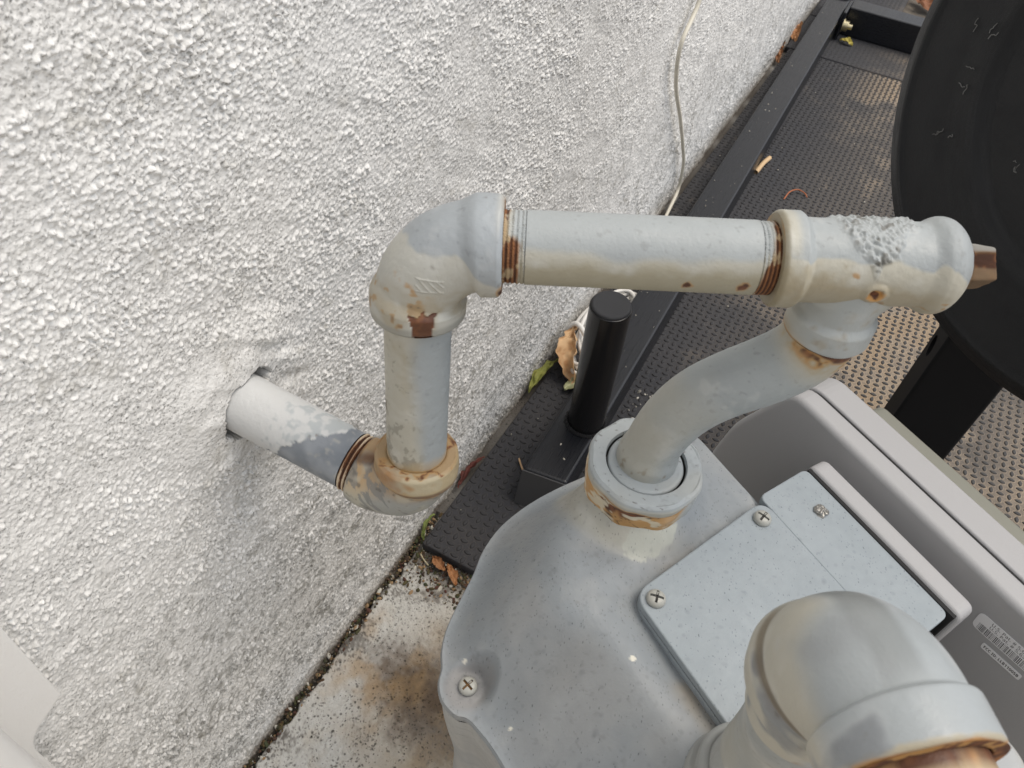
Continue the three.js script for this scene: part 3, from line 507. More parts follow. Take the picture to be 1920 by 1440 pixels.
  threads(n0, a0, RP - 0.0001, 6, 0.0005, 'thread', 0.5, 3, (o, m, k, x, y, z, nx, ny, nz, v) => thr(o, m, k, x, y, z, nx, ny, nz, v, 1));
  threads(a1, n1, RP - 0.0001, 5, 0.0005, 'thread', 0.5, 5, (o, m, k, x, y, z, nx, ny, nz, v) => thr(o, m, k, x, y, z, nx, ny, nz, v, -1));
  // tee: run with banded ends + branch hanging down
  {
    const L0 = -0.0355, L1 = 0.0385, A = TEE.clone().addScaledVector(topD, L0), B = TEE.clone().addScaledVector(topD, L1), tot = L1 - L0, rb = 0.0170;
    const dn = V(0.02, -1, 0.0).normalize();
    const sideV = dn.clone().cross(topD).normalize();
    const crustD = (x, y, z) => { const p = V(x, y, z).sub(TEE), ax = p.dot(topD), a = Math.atan2(p.dot(sideV), -p.dot(dn)); // triangle of crusty paint on top
      const q = Math.min((ax + 0.0145 - Math.max(0, a + 0.2) * 0.009 + 0.0022 * vn(a * 3, 3, 1)) / 0.003, (0.020 - ax - Math.abs(a + 0.3) * 0.012 + 0.003 * vn(a * 6, ax * 300, 2)) / 0.003, (1.35 - Math.abs(a)) / 0.2); return clamp(q); };
    const pitA = [0.2722, 0.5318, -0.2770];
    const col = (x, y, z, nx, ny, nz, o) => {
      const m = mottle(x, y, z); paintBase(o, m); mixc(o, [0.37, 0.395, 0.40], 0.4); const p = V(x, y, z).sub(TEE), ax = p.dot(topD), dd = p.dot(dn);
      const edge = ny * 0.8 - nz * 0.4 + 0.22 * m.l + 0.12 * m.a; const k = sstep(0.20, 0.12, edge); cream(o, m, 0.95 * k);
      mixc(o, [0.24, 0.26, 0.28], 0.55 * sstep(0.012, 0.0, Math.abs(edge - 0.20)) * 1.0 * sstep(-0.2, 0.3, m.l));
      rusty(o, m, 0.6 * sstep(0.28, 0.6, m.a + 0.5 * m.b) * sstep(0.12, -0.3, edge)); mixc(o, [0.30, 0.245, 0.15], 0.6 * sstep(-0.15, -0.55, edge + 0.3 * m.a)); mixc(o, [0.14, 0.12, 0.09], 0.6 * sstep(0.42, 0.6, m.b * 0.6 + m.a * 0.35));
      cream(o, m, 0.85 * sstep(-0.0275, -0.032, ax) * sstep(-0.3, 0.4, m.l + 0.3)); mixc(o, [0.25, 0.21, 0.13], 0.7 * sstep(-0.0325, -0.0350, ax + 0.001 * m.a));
      rusty(o, m, 0.8 * sstep(-0.032, -0.0352, ax + 0.0014 * m.a) * sstep(0.1, 0.5, m.l + 0.25 - ny * 0.4));
      const c = crustD(x, y, z); if (c > 0) { mixc(o, [0.36, 0.38, 0.38], 0.6 * c); mixc(o, [0.13, 0.125, 0.11], 0.8 * c * sstep(0.1, 0.4, m.c * 0.5 + m.b * 0.7)); mixc(o, [0.55, 0.44, 0.30], 0.6 * c * sstep(0.1, 0.6, m.l)); }
      const pit = blobAt(x, y, z, pitA, 0.0031) + 0.45 * m.b; if (pit < 2) { mixc(o, [0.52, 0.27, 0.08], sstep(1.25, 0.7, pit)); rusty(o, m, sstep(0.75, 0.35, pit)); }
    };
    const disp = (x, y, z) => { const c = crustD(x, y, z); let h = 0.0003 * fbm(x * 70, y * 70, z * 70, 2) + 0.00008 * vn(x * 500, y * 500, z * 500); if (c > 0) h += c * (0.0004 + 0.0016 * Math.abs(fbm(x * 420, y * 420, z * 420, 2)) + 0.0005 * vn(x * 900, y * 900, z * 900)); const pit = blobAt(x, y, z, pitA, 0.0031) + 0.2 * vn(x * 500, y * 500, z * 500); h += -0.0006 * sstep(1, 0.4, pit) + 0.0011 * sstep(0.6, 1.0, pit) * sstep(1.9, 1.1, pit); return h; };
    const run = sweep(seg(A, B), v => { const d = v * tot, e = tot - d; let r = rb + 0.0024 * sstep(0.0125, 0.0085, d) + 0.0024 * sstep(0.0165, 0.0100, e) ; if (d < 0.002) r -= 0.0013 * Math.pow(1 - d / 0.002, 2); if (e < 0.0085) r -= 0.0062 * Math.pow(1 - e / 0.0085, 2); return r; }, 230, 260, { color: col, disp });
    const capL = sheet(120, 10, (u, v, o) => { const e1 = V(0, 1, 0).addScaledVector(topD, -topD.y).normalize(), e2 = topD.clone().cross(e1), a = -u * 2 * Math.PI, r = mix(0.0181, 0.0125, v), dep = 0.0022 * sstep(0.6, 1, v); o[0] = A.x + topD.x * dep + (e1.x * Math.cos(a) + e2.x * Math.sin(a)) * r; o[1] = A.y + topD.y * dep + (e1.y * Math.cos(a) + e2.y * Math.sin(a)) * r; o[2] = A.z + topD.z * dep + (e1.z * Math.cos(a) + e2.z * Math.sin(a)) * r; }, { wrap: true, color: col });
    const capR = sheet(120, 10, (u, v, o) => { const e1 = V(0, 1, 0).addScaledVector(topD, -topD.y).normalize(), e2 = topD.clone().cross(e1), a = u * 2 * Math.PI, r = mix(0.0132, 0.001, v), dep = 0; o[0] = B.x + topD.x * dep + (e1.x * Math.cos(a) + e2.x * Math.sin(a)) * r; o[1] = B.y + topD.y * dep + (e1.y * Math.cos(a) + e2.y * Math.sin(a)) * r; o[2] = B.z + topD.z * dep + (e1.z * Math.cos(a) + e2.z * Math.sin(a)) * r; }, { wrap: true, color: col });
    const brL = 0.0375, bEnd = TEE.clone().addScaledVector(dn, brL);
    const branch = sweep(seg(TEE.clone().addScaledVector(dn, 0.003), bEnd), (v, an) => { const d = 0.003 + v * (brL - 0.003), e = brL - d; let r = rb - 0.0010 + 0.0062 * Math.pow(sstep(0.0225, 0.0125, d), 1.6) * Math.pow(Math.cos(an), 4) + 0.0024 * sstep(0.0145, 0.0105, e); if (e < 0.002) r -= 0.0014 * Math.pow(1 - e / 0.002, 2); return r; }, 180, 110, { e1: topD,
      color: (x, y, z, nx, ny, nz, o) => { const m = mottle(x, y, z); paintBase(o, m); mixc(o, [0.40, 0.42, 0.41], 0.6); cream(o, m, 0.8 * sstep(-0.3, 0.5, m.l + 0.2)); const e = brL - V(x, y, z).sub(TEE).dot(dn); mixc(o, [0.40, 0.27, 0.11], 0.75 * sstep(0.008, 0.001, e + 0.003 * m.a) * sstep(-0.5, 0.3, m.l + 0.1)); rusty(o, m, 0.85 * sstep(0.0030, 0.0008, e + 0.0012 * m.a) * sstep(-0.4, 0.2, m.l + 0.2)); mixc(o, [0.32, 0.25, 0.15], 0.4 * sstep(0.25, 0.8, m.a + 0.4 * m.b)); },
      disp: (x, y, z) => 0.0005 * fbm(x * 70, y * 70, z * 70, 2)
    });
    const lip = new THREE.RingGeometry(0.012, 0.0176, 60, 3); lip.rotateX(Math.PI / 2); const lq = new THREE.Quaternion().setFromUnitVectors(V(0, -1, 0), dn); lip.applyQuaternion(lq); lip.translate(bEnd.x, bEnd.y + 0.0006, bEnd.z); { const cc = new Float32Array(lip.attributes.position.count * 3); for (let i = 0; i < cc.length; i += 3) { cc[i] = 0.12; cc[i + 1] = 0.075; cc[i + 2] = 0.035; } lip.setAttribute('color', new THREE.BufferAttribute(cc, 3)); }
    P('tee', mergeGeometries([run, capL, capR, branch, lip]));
    // square head plug, rusty with some white paint left
    const pl0 = B.clone().addScaledVector(topD, -0.001);
    const pq = new THREE.Quaternion().setFromRotationMatrix(new THREE.Matrix4().makeBasis(topD, V(0, 1, 0).addScaledVector(topD, -topD.y).normalize(), topD.clone().cross(V(0, 1, 0).addScaledVector(topD, -topD.y).normalize())));
    const neck = new THREE.CylinderGeometry(0.0108, 0.0108, 0.004, 48, 1); neck.rotateZ(Math.PI / 2); neck.translate(0.001, 0, 0);
    const head = new THREE.BoxGeometry(0.0136, 0.0154, 0.0154, 28, 30, 30); { const p = head.attributes.position, R = 0.0014, q = V(0, 0, 0), w = V(0, 0, 0); for (let i = 0; i < p.count; i++) { q.fromBufferAttribute(p, i); w.set(clamp(q.x, -0.0068 + R, 0.0068 - R), clamp(q.y, -0.0077 + R, 0.0077 - R), clamp(q.z, -0.0077 + R, 0.0077 - R)); q.sub(w); if (q.length() > 0) q.setLength(R); q.add(w).addScalar(0.00012 * vn(q.x * 500, q.y * 900, q.z * 900)); p.setXYZ(i, q.x, q.y, q.z); } } head.rotateX(0.62); head.translate(0.0072, 0, 0);
    { const p = head.attributes.position; for (let i = 0; i < p.count; i++) { const k = sstep(0.004, 0.0139, p.getX(i)); p.setY(i, p.getY(i) * (1 - 0.10 * k)); p.setZ(i, p.getZ(i) * (1 - 0.10 * k)); } head.computeVertexNormals(); }
    const hg = toGeo([head, neck]); hg.applyQuaternion(pq); hg.translate(pl0.x, pl0.y, pl0.z);
    { const p = hg.attributes.position, nn = hg.attributes.normal, cc = new Float32Array(p.count * 3), o = [0, 0, 0]; for (let i = 0; i < p.count; i++) { const x = p.getX(i), y = p.getY(i), z = p.getZ(i), m = mottle(x, y, z); rusty(o, m, 1); mixc(o, [0.15, 0.055, 0.025], 0.5); const dwn = (x - pl0.x) * 0.405 - (y - pl0.y) * 0.675 + (z - pl0.z) * 0.616, w = dwn + 0.0016 * m.a + 0.0012 * m.l; mixc(o, [0.30, 0.12, 0.045], 0.7 * sstep(0.1, 0.5, m.b + m.c * 0.3)); mixc(o, [0.60, 0.58, 0.53], 0.95 * sstep(-0.0043, -0.0051, w)); mixc(o, [0.38, 0.26, 0.15], 0.75 * sstep(0.0012, 0.0024, w) * sstep(-0.3, 0.2, m.l + 0.2)); mixc(o, [0.36, 0.19, 0.07], 0.5 * sstep(0.0014, 0.0, Math.abs(w + 0.0046) )); cc[i * 3] = o[0]; cc[i * 3 + 1] = o[1]; cc[i * 3 + 2] = o[2]; } hg.setAttribute('color', new THREE.BufferAttribute(cc, 3)); }
    P('plug', hg, M.pipeRust).userData.label = 'rusty square head plug with white paint on top';
    // offset swivel pipe from the tee branch to the meter nut
    const s0 = bEnd.clone().addScaledVector(dn, -0.006), s1 = V(NUT.x - 0.0008, NUT.y - 0.004, NUT.z - 0.0022);
    const cur = new THREE.CubicBezierCurve3(s0, s0.clone().addScaledVector(dn, 0.046), s1.clone().add(V(0, 0.082, 0)), s1);
    const pipe = sweep(v => cur.getPoint(v), (v, a, len) => { const d = (1 - v) * 0.115; return mix(0.0160, 0.0149, sstep(0.45, 1, v)) + 0.0014 * Math.pow(sstep(0.006, 0.0, d - 0.004), 1.5); }, 170, 260, {
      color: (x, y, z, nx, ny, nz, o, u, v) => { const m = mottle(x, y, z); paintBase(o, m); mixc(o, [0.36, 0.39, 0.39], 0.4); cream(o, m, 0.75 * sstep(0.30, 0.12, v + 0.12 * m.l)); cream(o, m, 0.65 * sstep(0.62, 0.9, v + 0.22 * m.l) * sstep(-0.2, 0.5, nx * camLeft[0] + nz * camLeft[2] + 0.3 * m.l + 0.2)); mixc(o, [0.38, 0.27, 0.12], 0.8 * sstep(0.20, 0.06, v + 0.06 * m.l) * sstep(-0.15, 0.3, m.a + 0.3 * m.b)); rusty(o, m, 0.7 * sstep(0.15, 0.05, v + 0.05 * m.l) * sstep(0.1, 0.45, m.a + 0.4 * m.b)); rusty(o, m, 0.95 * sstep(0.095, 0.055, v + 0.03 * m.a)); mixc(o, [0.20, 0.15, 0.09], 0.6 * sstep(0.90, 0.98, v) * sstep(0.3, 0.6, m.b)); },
      disp: (x, y, z) => 0.0004 * fbm(x * 45, y * 45, z * 45, 2) + 0.00006 * vn(x * 400, y * 400, z * 400)
    });
    P('swivel_pipe', pipe);
    // flange disc of the swivel and the big union nut around it
    const discP = [[0.0205, -0.012], [0.0205, -0.0012], [0.0199, -0.0004], [0.0185, 0], [0.010, 0.0002]];
    const ringOf = (pts, n, col, disp) => sheet(n, (pts.length - 1) * 14, (u, v, o) => { const f = v * (pts.length - 1), i = Math.min(pts.length - 2, Math.floor(f)), w = f - i, r = mix(pts[i][0], pts[i + 1][0], w), y = mix(pts[i][1], pts[i + 1][1], w), a = -u * 2 * Math.PI; o[0] = NUT.x + Math.cos(a) * r; o[1] = NUT.y + y; o[2] = NUT.z + Math.sin(a) * r; }, { wrap: true, color: col, disp });
    const topCol = (x, y, z, nx, ny, nz, o) => { const m = mottle(x, y, z); paintBase(o, m); mixc(o, [0.39, 0.425, 0.445], 0.5); cream(o, m, 0.3 * sstep(0.1, 0.6, m.l)); mixc(o, [0.12, 0.11, 0.10], 0.8 * sstep(0.5, 0.62, fbm(x * 300, y * 300, z * 700, 2))); };
    P('swivel_flange', ringOf(discP, 140, topCol, (x, y, z) => 0.0002 * fbm(x * 180, y * 180, z * 180, 2)));
    const nutP = [[0.0216, -0.012], [0.0216, -0.0008], [0.0221, 0.0012], [0.0285, 0.0012], [0.0302, -0.0004], [0.0308, -0.0026], [0.0304, -0.006], [0.0296, -0.0075], [0.0300, -0.009], [0.0304, -0.012], [0.0300, -0.020], [0.0286, -0.0245], [0.0262, -0.0255]];
    const nutCol = (x, y, z, nx, ny, nz, o) => {
      topCol(x, y, z, nx, ny, nz, o); const m = mottle(x, y, z), d = NUT.y - y, a = Math.atan2(z - NUT.z, x - NUT.x); const r = Math.hypot(x - NUT.x, z - NUT.z);
      if (r < 0.0222 && d > 0.0015) { mixc(o, [0.02, 0.016, 0.012], 0.9); return; }
      // bare rusty flank on the wall side, flaking towards the front
      const fac = sstep(-0.25, 0.35, Math.cos(a - 2.2) + 0.35 * m.l + 0.10), fl = sstep(0.004, 0.0075, d + 0.003 * m.l + 0.0012 * m.a);
      cream(o, m, 0.8 * sstep(0.0005, 0.003, d) * sstep(-0.6, 0.2, Math.cos(a - 2.2)));
      mixc(o, [0.50, 0.27, 0.085], 0.92 * fac * fl); rusty(o, m, fac * fl * sstep(-0.05, 0.35, m.l * 0.8 + 0.6 * m.a + 0.25 * sstep(2.0, 1.3, a)));
      mixc(o, [0.62, 0.57, 0.44], 0.85 * fac * fl * sstep(0.12, 0.22, fbm(x * 130, y * 300, z * 130, 2) + 0.12 * sstep(1.9, 1.2, a)) );
      mixc(o, [0.05, 0.03, 0.02], 0.8 * fac * fl * sstep(0.06, 0.0, Math.abs(fbm(x * 120, y * 340, z * 120, 2) - 0.16)) * sstep(2.4, 1.7, a));
    };
    P('union_nut', ringOf(nutP, 220, nutCol, (x, y, z, u, v, nx, ny, nz) => { const a = Math.atan2(z - NUT.z, x - NUT.x), d = NUT.y - y, r = Math.hypot(x - NUT.x, z - NUT.z); let h = 0.00035 * fbm(x * 150, y * 150, z * 150, 2); if (r > 0.0287) h -= 0.0010 * (0.5 + 0.5 * Math.cos(8 * a)); return h; }));
  }
}

// ---------------------------------------------------------------- gas meter (local frame: +x along its top, +z towards the camera side)
const MO = V(0.24, 0, -0.22), MR = -31 * Math.PI / 180;
const toLocal = p => { const c = Math.cos(-MR), s = Math.sin(-MR), d = p.clone().sub(MO); return V(d.x * c + d.z * s, p.y, -d.x * s + d.z * c); };
let screwGeo, crossGeo;
{
  const prof = [[0, 0.0034], [0.0026, 0.0033], [0.0040, 0.0027], [0.0047, 0.0016], [0.0049, 0.0006], [0.0049, -0.0006], [0, -0.0006]].reverse().map(p => new THREE.Vector2(...p));
  const ev = new Evaluator(), hd = new Brush(new THREE.LatheGeometry(prof, 40)); hd.updateMatrixWorld();
  const cut = (w, l) => { const b = new THREE.BoxGeometry(w, 0.0042, l); b.translate(0, 0.0036, 0); const q = new Brush(b); q.updateMatrixWorld(); return q; };
  let r = ev.evaluate(hd, cut(0.0013, 0.0068), SUBTRACTION); r.updateMatrixWorld(); r = ev.evaluate(r, cut(0.0068, 0.0013), SUBTRACTION);
  screwGeo = r.geometry; screwGeo.clearGroups?.();
  const b1 = new THREE.BoxGeometry(0.0012, 0.0003, 0.0066), b2 = new THREE.BoxGeometry(0.0027, 0.0003, 0.0012), b3 = b2.clone(); b2.translate(0.00196, 0, 0); b3.translate(-0.00196, 0, 0); crossGeo = toGeo([b1, b2, b3]); crossGeo.translate(0, 0.00168, 0);
}
{
  const t = thing('gas_meter', 'grey cast gas meter with screwed cover plate and plastic module on its far side', 'gas meter', MO, MR);
  const lp = toLocal(NUT), NX = lp.x, NZ = lp.z;
  // outline of the lid seen from above (x, z), rear and left sides follow the photograph, then the hidden right end
  const soft = [[-0.0895, -0.083], [-0.0945, -0.0645], [-0.0964, -0.0331], [-0.0959, 0.0012], [-0.0901, 0.0302], [-0.0803, 0.0500], [-0.0683, 0.0640], [-0.0574, 0.0785], [-0.0465, 0.0920], [-0.0367, 0.1003], [-0.0278, 0.1048], [-0.0216, 0.1097], [-0.0128, 0.1123], [-0.0034, 0.1100], [0.0012, 0.1055], [0.0080, 0.1031], [0.0267, 0.1003], [0.07, 0.099], [0.12, 0.098], [0.165, 0.092], [0.19, 0.075], [0.2, 0.03], [0.2, -0.03], [0.192, -0.083]];
  const cs = new THREE.CatmullRomCurve3(soft.map(p => V(p[0], 0, p[1])), false, 'catmullrom', 0.5), NS = 560, sp = cs.getPoints(NS);
  const front = []; for (let i = 1; i < 120; i++) front.push(V(mix(0.192, -0.0895, i / 120), 0, -0.083));
  const outl = [...sp, ...front, sp[0].clone()];
  const softPts = cs.getPoints(180);
  const dSoft = (x, z) => { let m = 1; for (const p of softPts) { const d = (p.x - x) ** 2 + (p.z - z) ** 2; if (d < m) m = d; } return Math.sqrt(m); };
  const FY = 0.310, GX0 = -0.11, GZ0 = -0.10, GS = 0.0025, GW = 132, GH = 92; let KG = new Float32Array(GW * GH);
  for (let j = 0; j < GH; j++) for (let i = 0; i < GW; i++) { const x = GX0 + i * GS, z = GZ0 + j * GS, d = dSoft(x, z), wd = mix(0.016, mix(0.036, 0.058, sstep(-0.055, 0.01, x)), sstep(-0.082, -0.01, z + 0.25 * Math.max(0, x - 0.05))); KG[j * GW + i] = clamp((d - 0.003) / wd); }
  for (let it = 0; it < 3; it++) for (const [dx, dy] of [[1, 0], [0, 1]]) { const B = new Float32Array(GW * GH); for (let j = 0; j < GH; j++) for (let i = 0; i < GW; i++) { let q = 0; for (let k = -2; k <= 2; k++) q += KG[clamp(j + dy * k, 0, GH - 1) * GW + clamp(i + dx * k, 0, GW - 1)]; B[j * GW + i] = q / 5; } KG = B; }
  const kAt = (x, z) => { const X = clamp((x - GX0) / GS, 0, GW - 1.001), Z = clamp((z - GZ0) / GS, 0, GH - 1.001), i = Math.floor(X), j = Math.floor(Z), a = X - i, b = Z - j; return mix(mix(KG[j * GW + i], KG[j * GW + i + 1], a), mix(KG[(j + 1) * GW + i], KG[(j + 1) * GW + i + 1], a), b); };
  const lidH = (x, z) => {
    let h = FY + 0.0560 * kAt(x, z) - 0.001;
    h += 0.003 * sstep(0.06, 0.03, Math.hypot(x - 0.002, (z - 0.05) * 1.2)); // soft shoulder
    // notch cut for the corner screw
    const q = Math.hypot(x + 0.0120, z - 0.0979), n = sstep(0.0160, 0.0080, q + 0.10 * Math.max(0, -x - 0.0120)); h = mix(h, FY + 0.0026, n);
    // neck under the union nut
    const e = Math.hypot(x - NX, z - NZ); h += 0.012 * Math.pow(sstep(0.044, 0.026, e), 1.2);
    // hollow along the plate
    const px = Math.max(0, 0.006 - x), pz = Math.max(0, z - 0.0165), pd = Math.hypot(px, pz); if (x > -0.02 && z < 0.05 && z > -0.083) h -= 0.0045 * sstep(0.024, 0.0, pd);
    return h;
  };
  const cen = V(0.05, 0, 0.005), nR = 140, lidCol = (x, y, z, nx, ny, nz, o) => {
    const m = mottle(x, y, z); o[0] = 0.248; o[1] = 0.272; o[2] = 0.290; mixc(o, [0.30, 0.303, 0.30], 0.5 * sstep(-0.3, 0.5, m.l)); mixc(o, [0.34, 0.35, 0.35], 0.3 * sstep(0, 0.6, m.a));
    const e = Math.hypot(x - NX, z - NZ), fr = sstep(-0.3, 0.5, (z - NZ) / 0.04 + 0.1 * m.l);
    cream(o, m, 0.75 * fr * sstep(0.046, 0.036, e + 0.004 * m.l));
    const fl = Math.hypot((x + 0.0165) / 1.0, (z + 0.011) / 1.8) + 0.003 * m.a + 0.002 * m.l; mixc(o, [0.44, 0.45, 0.40], 0.9 * sstep(0.0085, 0.0078, fl + 0.002 * m.b));
    mixc(o, [0.26, 0.245, 0.235], 0.6 * sstep(0.011, 0.0065, Math.abs(Math.hypot(x + 0.0120, z - 0.0979) - 0.0035) + 0.003 * m.a));
    mixc(o, [0.20, 0.20, 0.195], 0.35 * sstep(0.15, 0.6, fbm(x * 18 + 4, y * 18, z * 18, 3))); mixc(o, [0.15, 0.155, 0.16], 0.30 * sstep(0.34, 0.6, m.c * 0.45 + m.b * 0.7)); mixc(o, [0.26, 0.21, 0.14], 0.5 * sstep(0.012, 0.002, Math.max(0.004 - x, 0) + Math.max(z - 0.0165, 0) + 0.004 * m.a) * sstep(-0.1, 0.4, m.l));
    for (const [px, pz, r] of [[0.030, 0.0345, 0.0014], [-0.0235, 0.094, 0.0010], [0.0180, 0.0900, 0.0009]]) mixc(o, [0.66, 0.64, 0.56], sstep(1.15, 0.85, Math.hypot(x - px, z - pz) / r + 0.25 * m.b));
  };
  const n = outl.length - 1;
  const lidTop = sheet(n, nR, (u, v, o) => { const p = outl[Math.round(u * n)], s = Math.pow(1 - v, 1.0); o[0] = cen.x + (p.x - cen.x) * s; o[2] = cen.z + (p.z - cen.z) * s; o[1] = lidH(o[0], o[2]); }, { wrap: true, color: lidCol, uv: (u, v, o) => [o[0], o[2]], disp: (x, y, z) => 0.00035 * fbm(x * 60, y * 60, z * 60, 2) });
  const skirt = sheet(n, 10, (u, v, o) => { const p = outl[Math.round(u * n)], f = p.z < -0.0829 ? 1 : 0, k = Math.sin(v * Math.PI) * 0.0009, h = lidH(p.x, p.z); const d = V(p.x - cen.x, 0, p.z - cen.z).normalize(); o[0] = p.x + d.x * k; o[2] = p.z + (f ? -k : d.z * k); o[1] = mix(FY - 0.005 - 0.0004 * Math.sin(u * 900), h, v); }, { wrap: true, color: lidCol, uv: (u, v, o) => [o[0] + o[2], o[1]] });
  { const nm = skirt.attributes.normal; }
  part('lid', lidTop, M.lid, t); part('lid_edge', skirt, M.lid, t);
  const off2 = outl.map(p => { const d = V(p.x - cen.x, 0, p.z - cen.z); return cen.clone().addScaledVector(d, 1 - 0.0022 / d.length()); });
  const gk = sheet(n, 2, (u, v, o) => { const p = off2[Math.round(u * n)]; o[0] = p.x; o[1] = mix(FY - 0.0075, FY - 0.0045, v); o[2] = p.z; }, { wrap: true });
  part('gasket', gk, M.gasket, t);
  const bodyG = sheet(n, 40, (u, v, o) => { const p = outl[Math.round(u * n)], w = 1 - v; const d = V(p.x - cen.x, 0, p.z - cen.z), k = 1 - (0.0012 + 0.020 * sstep(0.0, 0.5, w) * 0.5 + 0.02 * sstep(0.7, 1, w)) / d.length(); o[0] = cen.x + d.x * k; o[2] = cen.z + d.z * k; o[1] = mix(0.10, FY - 0.007, v); }, { wrap: true, color: (x, y, z, nx, ny, nz, o) => { const m = mottle(x, y, z); o[0] = 0.34; o[1] = 0.35; o[2] = 0.35; mixc(o, [0.42, 0.42, 0.40], 0.5 * sstep(-0.2, 0.5, m.l)); }, uv: (u, v, o) => [o[0] + o[2], o[1]] });
  part('case', bodyG, M.lid, t);
  const bot = new THREE.CylinderGeometry(0.10, 0.09, 0.012, 60); bot.scale(1.3, 1, 0.85); bot.translate(0.052, 0.104, 0.008); part('case_bottom', bot, mk([0.3, 0.31, 0.31], 0.7), t);
  // raised boss + cover plate with bevelled rounded corners
  const rr = (x0, x1, z0, z1, r, sk = 0) => { const s = new THREE.Shape(), X = (x, z) => x + sk * (z - z1), p = (x, z) => [X(x, z), -z]; s.moveTo(...p(x0 + r, z1)); s.lineTo(...p(x1 - r, z1)); s.quadraticCurveTo(...p(x1, z1), ...p(x1, z1 - r)); s.lineTo(...p(x1, z0 + r)); s.quadraticCurveTo(...p(x1, z0), ...p(x1 - r, z0)); s.lineTo(...p(x0 + r, z0)); s.quadraticCurveTo(...p(x0, z0), ...p(x0, z0 + r)); s.lineTo(...p(x0, z1 - r)); s.quadraticCurveTo(...p(x0, z1), ...p(x0 + r, z1)); return s; };
  const slab = (s, y0, y1, bev, wob = 0) => { const g = new THREE.ExtrudeGeometry(s, { depth: y1 - y0 - 2 * bev, bevelEnabled: bev > 0, bevelThickness: bev, bevelSize: bev, bevelOffset: -bev, bevelSegments: 3, curveSegments: 10 }); g.rotateX(-Math.PI / 2); g.translate(0, y0 + bev, 0); const p = g.attributes.position, uv = g.attributes.uv, nn = g.attributes.normal, c = new Float32Array(p.count * 3); for (let i = 0; i < p.count; i++) { uv.setXY(i, p.getX(i) + (Math.abs(nn.getY(i)) < 0.5 ? p.getY(i) : 0), p.getZ(i)); { const q = 1 + 0.10 * fbm(p.getX(i) * 30, p.getY(i) * 30, p.getZ(i) * 30, 2); c[i * 3] = 0.290 * q; c[i * 3 + 1] = 0.328 * q; c[i * 3 + 2] = 0.354 * q; } } g.setAttribute('color', new THREE.BufferAttribute(c, 3)); return g; };
  part('plate_boss', slab(rr(0.0045, 0.152, -0.0800, 0.0165, 0.011, 0.125), 0.340, 0.3642, 0.0012), M.lid, t);
  part('gasket', slab(rr(0.0055, 0.152, -0.0800, 0.0157, 0.010, 0.125), 0.3636, 0.3654, 0), M.gasket, t);
  const plate = part('cover_plate', slab(rr(0.0045, 0.150, -0.0832, 0.0165, 0.010, 0.125), 0.3653, 0.3705, 0.0009), M.lid, t);
  const ad = part('adapter_plate', slab(rr(-0.011, 0.0915, -0.1225, -0.0834, 0.005, 0.05), 0.3632, 0.3696, 0.0008), M.lid, t);
  const screw = (x, y, z, ry, tilt, lab, crossMat) => { const s = new THREE.Group(); s.name = 'screw'; const h = part('screw_head', screwGeo, M.screw, s); const c = part('screw_recess', crossGeo, crossMat, s); s.position.set(x, y, z); s.rotation.set(tilt, ry, 0); if (lab) s.userData.label = lab; t.add(s); return s; };
  const rustCross = mk([0.16, 0.085, 0.03], 0.85), greyCross = mk([0.05, 0.048, 0.045], 0.8);
  screw(-0.0120, FY + 0.0040, 0.0979, 0.2, 0.12, 'corner screw with rust in its cross recess', rustCross);
  screw(0.0122, 0.3709, 0.0083, 0.75, 0, null, greyCross); screw(0.0017, 0.3709, -0.0733, 0.3, 0, 'darker screw with a dirty rim', greyCross); screw(0.139, 0.3709, 0.007, 0.5, 0, null, greyCross); screw(0.131, 0.3709, -0.0733, 0.1, 0, null, greyCross);
  const seal = sheet(40, 16, (u, v, o) => { const a = -u * 2 * Math.PI, r = 0.0042 * Math.cos(v * Math.PI / 2), k = 1 + 0.25 * vn(Math.cos(a) * 2, Math.sin(a) * 2, v * 4); o[0] = 0.0129 + Math.cos(a) * r * k; o[1] = 0.3692 + 0.0028 * Math.sin(v * Math.PI / 2) * k; o[2] = -0.1083 + Math.sin(a) * r * k; }, { wrap: true, disp: (x, y, z) => 0.0006 * fbm(x * 900, y * 900, z * 900, 2) });
  part('lead_seal', seal, M.lead, t);
  // --- plastic meter reading module on the far face
  const mod = new THREE.Group(); mod.name = 'reading_module'; mod.userData.label = 'grey plastic reading module with two stickers and a clear front window'; t.add(mod);
  const ext = (pts, z0, z1, bev, seg = 4) => { const s = new THREE.Shape(pts.map(p => new THREE.Vector2(p[0], p[1]))); const g = new THREE.ExtrudeGeometry(s, { depth: z1 - z0 - 2 * bev, bevelEnabled: true, bevelThickness: bev, bevelSize: bev, bevelOffset: -bev, bevelSegments: seg }); g.translate(0, 0, z0 + bev); return g; };
  const round = (pts, r, n = 6) => { const out = [], N = pts.length; for (let i = 0; i < N; i++) { const a = new THREE.Vector2(...pts[(i + N - 1) % N]), b = new THREE.Vector2(...pts[i]), c = new THREE.Vector2(...pts[(i + 1) % N]); const ra = Math.min(r, a.distanceTo(b) * 0.45), rc = Math.min(r, c.distanceTo(b) * 0.45); const p = b.clone().lerp(a, ra / a.distanceTo(b)), q = b.clone().lerp(c, rc / c.distanceTo(b)); for (let k = 0; k <= n; k++) { const w = k / n; out.push([(1 - w) ** 2 * p.x + 2 * w * (1 - w) * b.x + w * w * q.x, (1 - w) ** 2 * p.y + 2 * w * (1 - w) * b.y + w * w * q.y]); } } return out; };
  const gas = slab(rr(-0.0116, 0.0922, -0.1246, -0.1222, 0.0008, 0), 0.33, 0.3702, 0); part('gasket', gas, M.gasket, t);
  const bossM = ext(round([[-0.014, 0.25], [0.0945, 0.25], [0.0945, 0.3720], [-0.013, 0.3720]], 0.006), -0.1370, -0.1243, 0.0025); part('module_flange', bossM, M.plastic, mod);
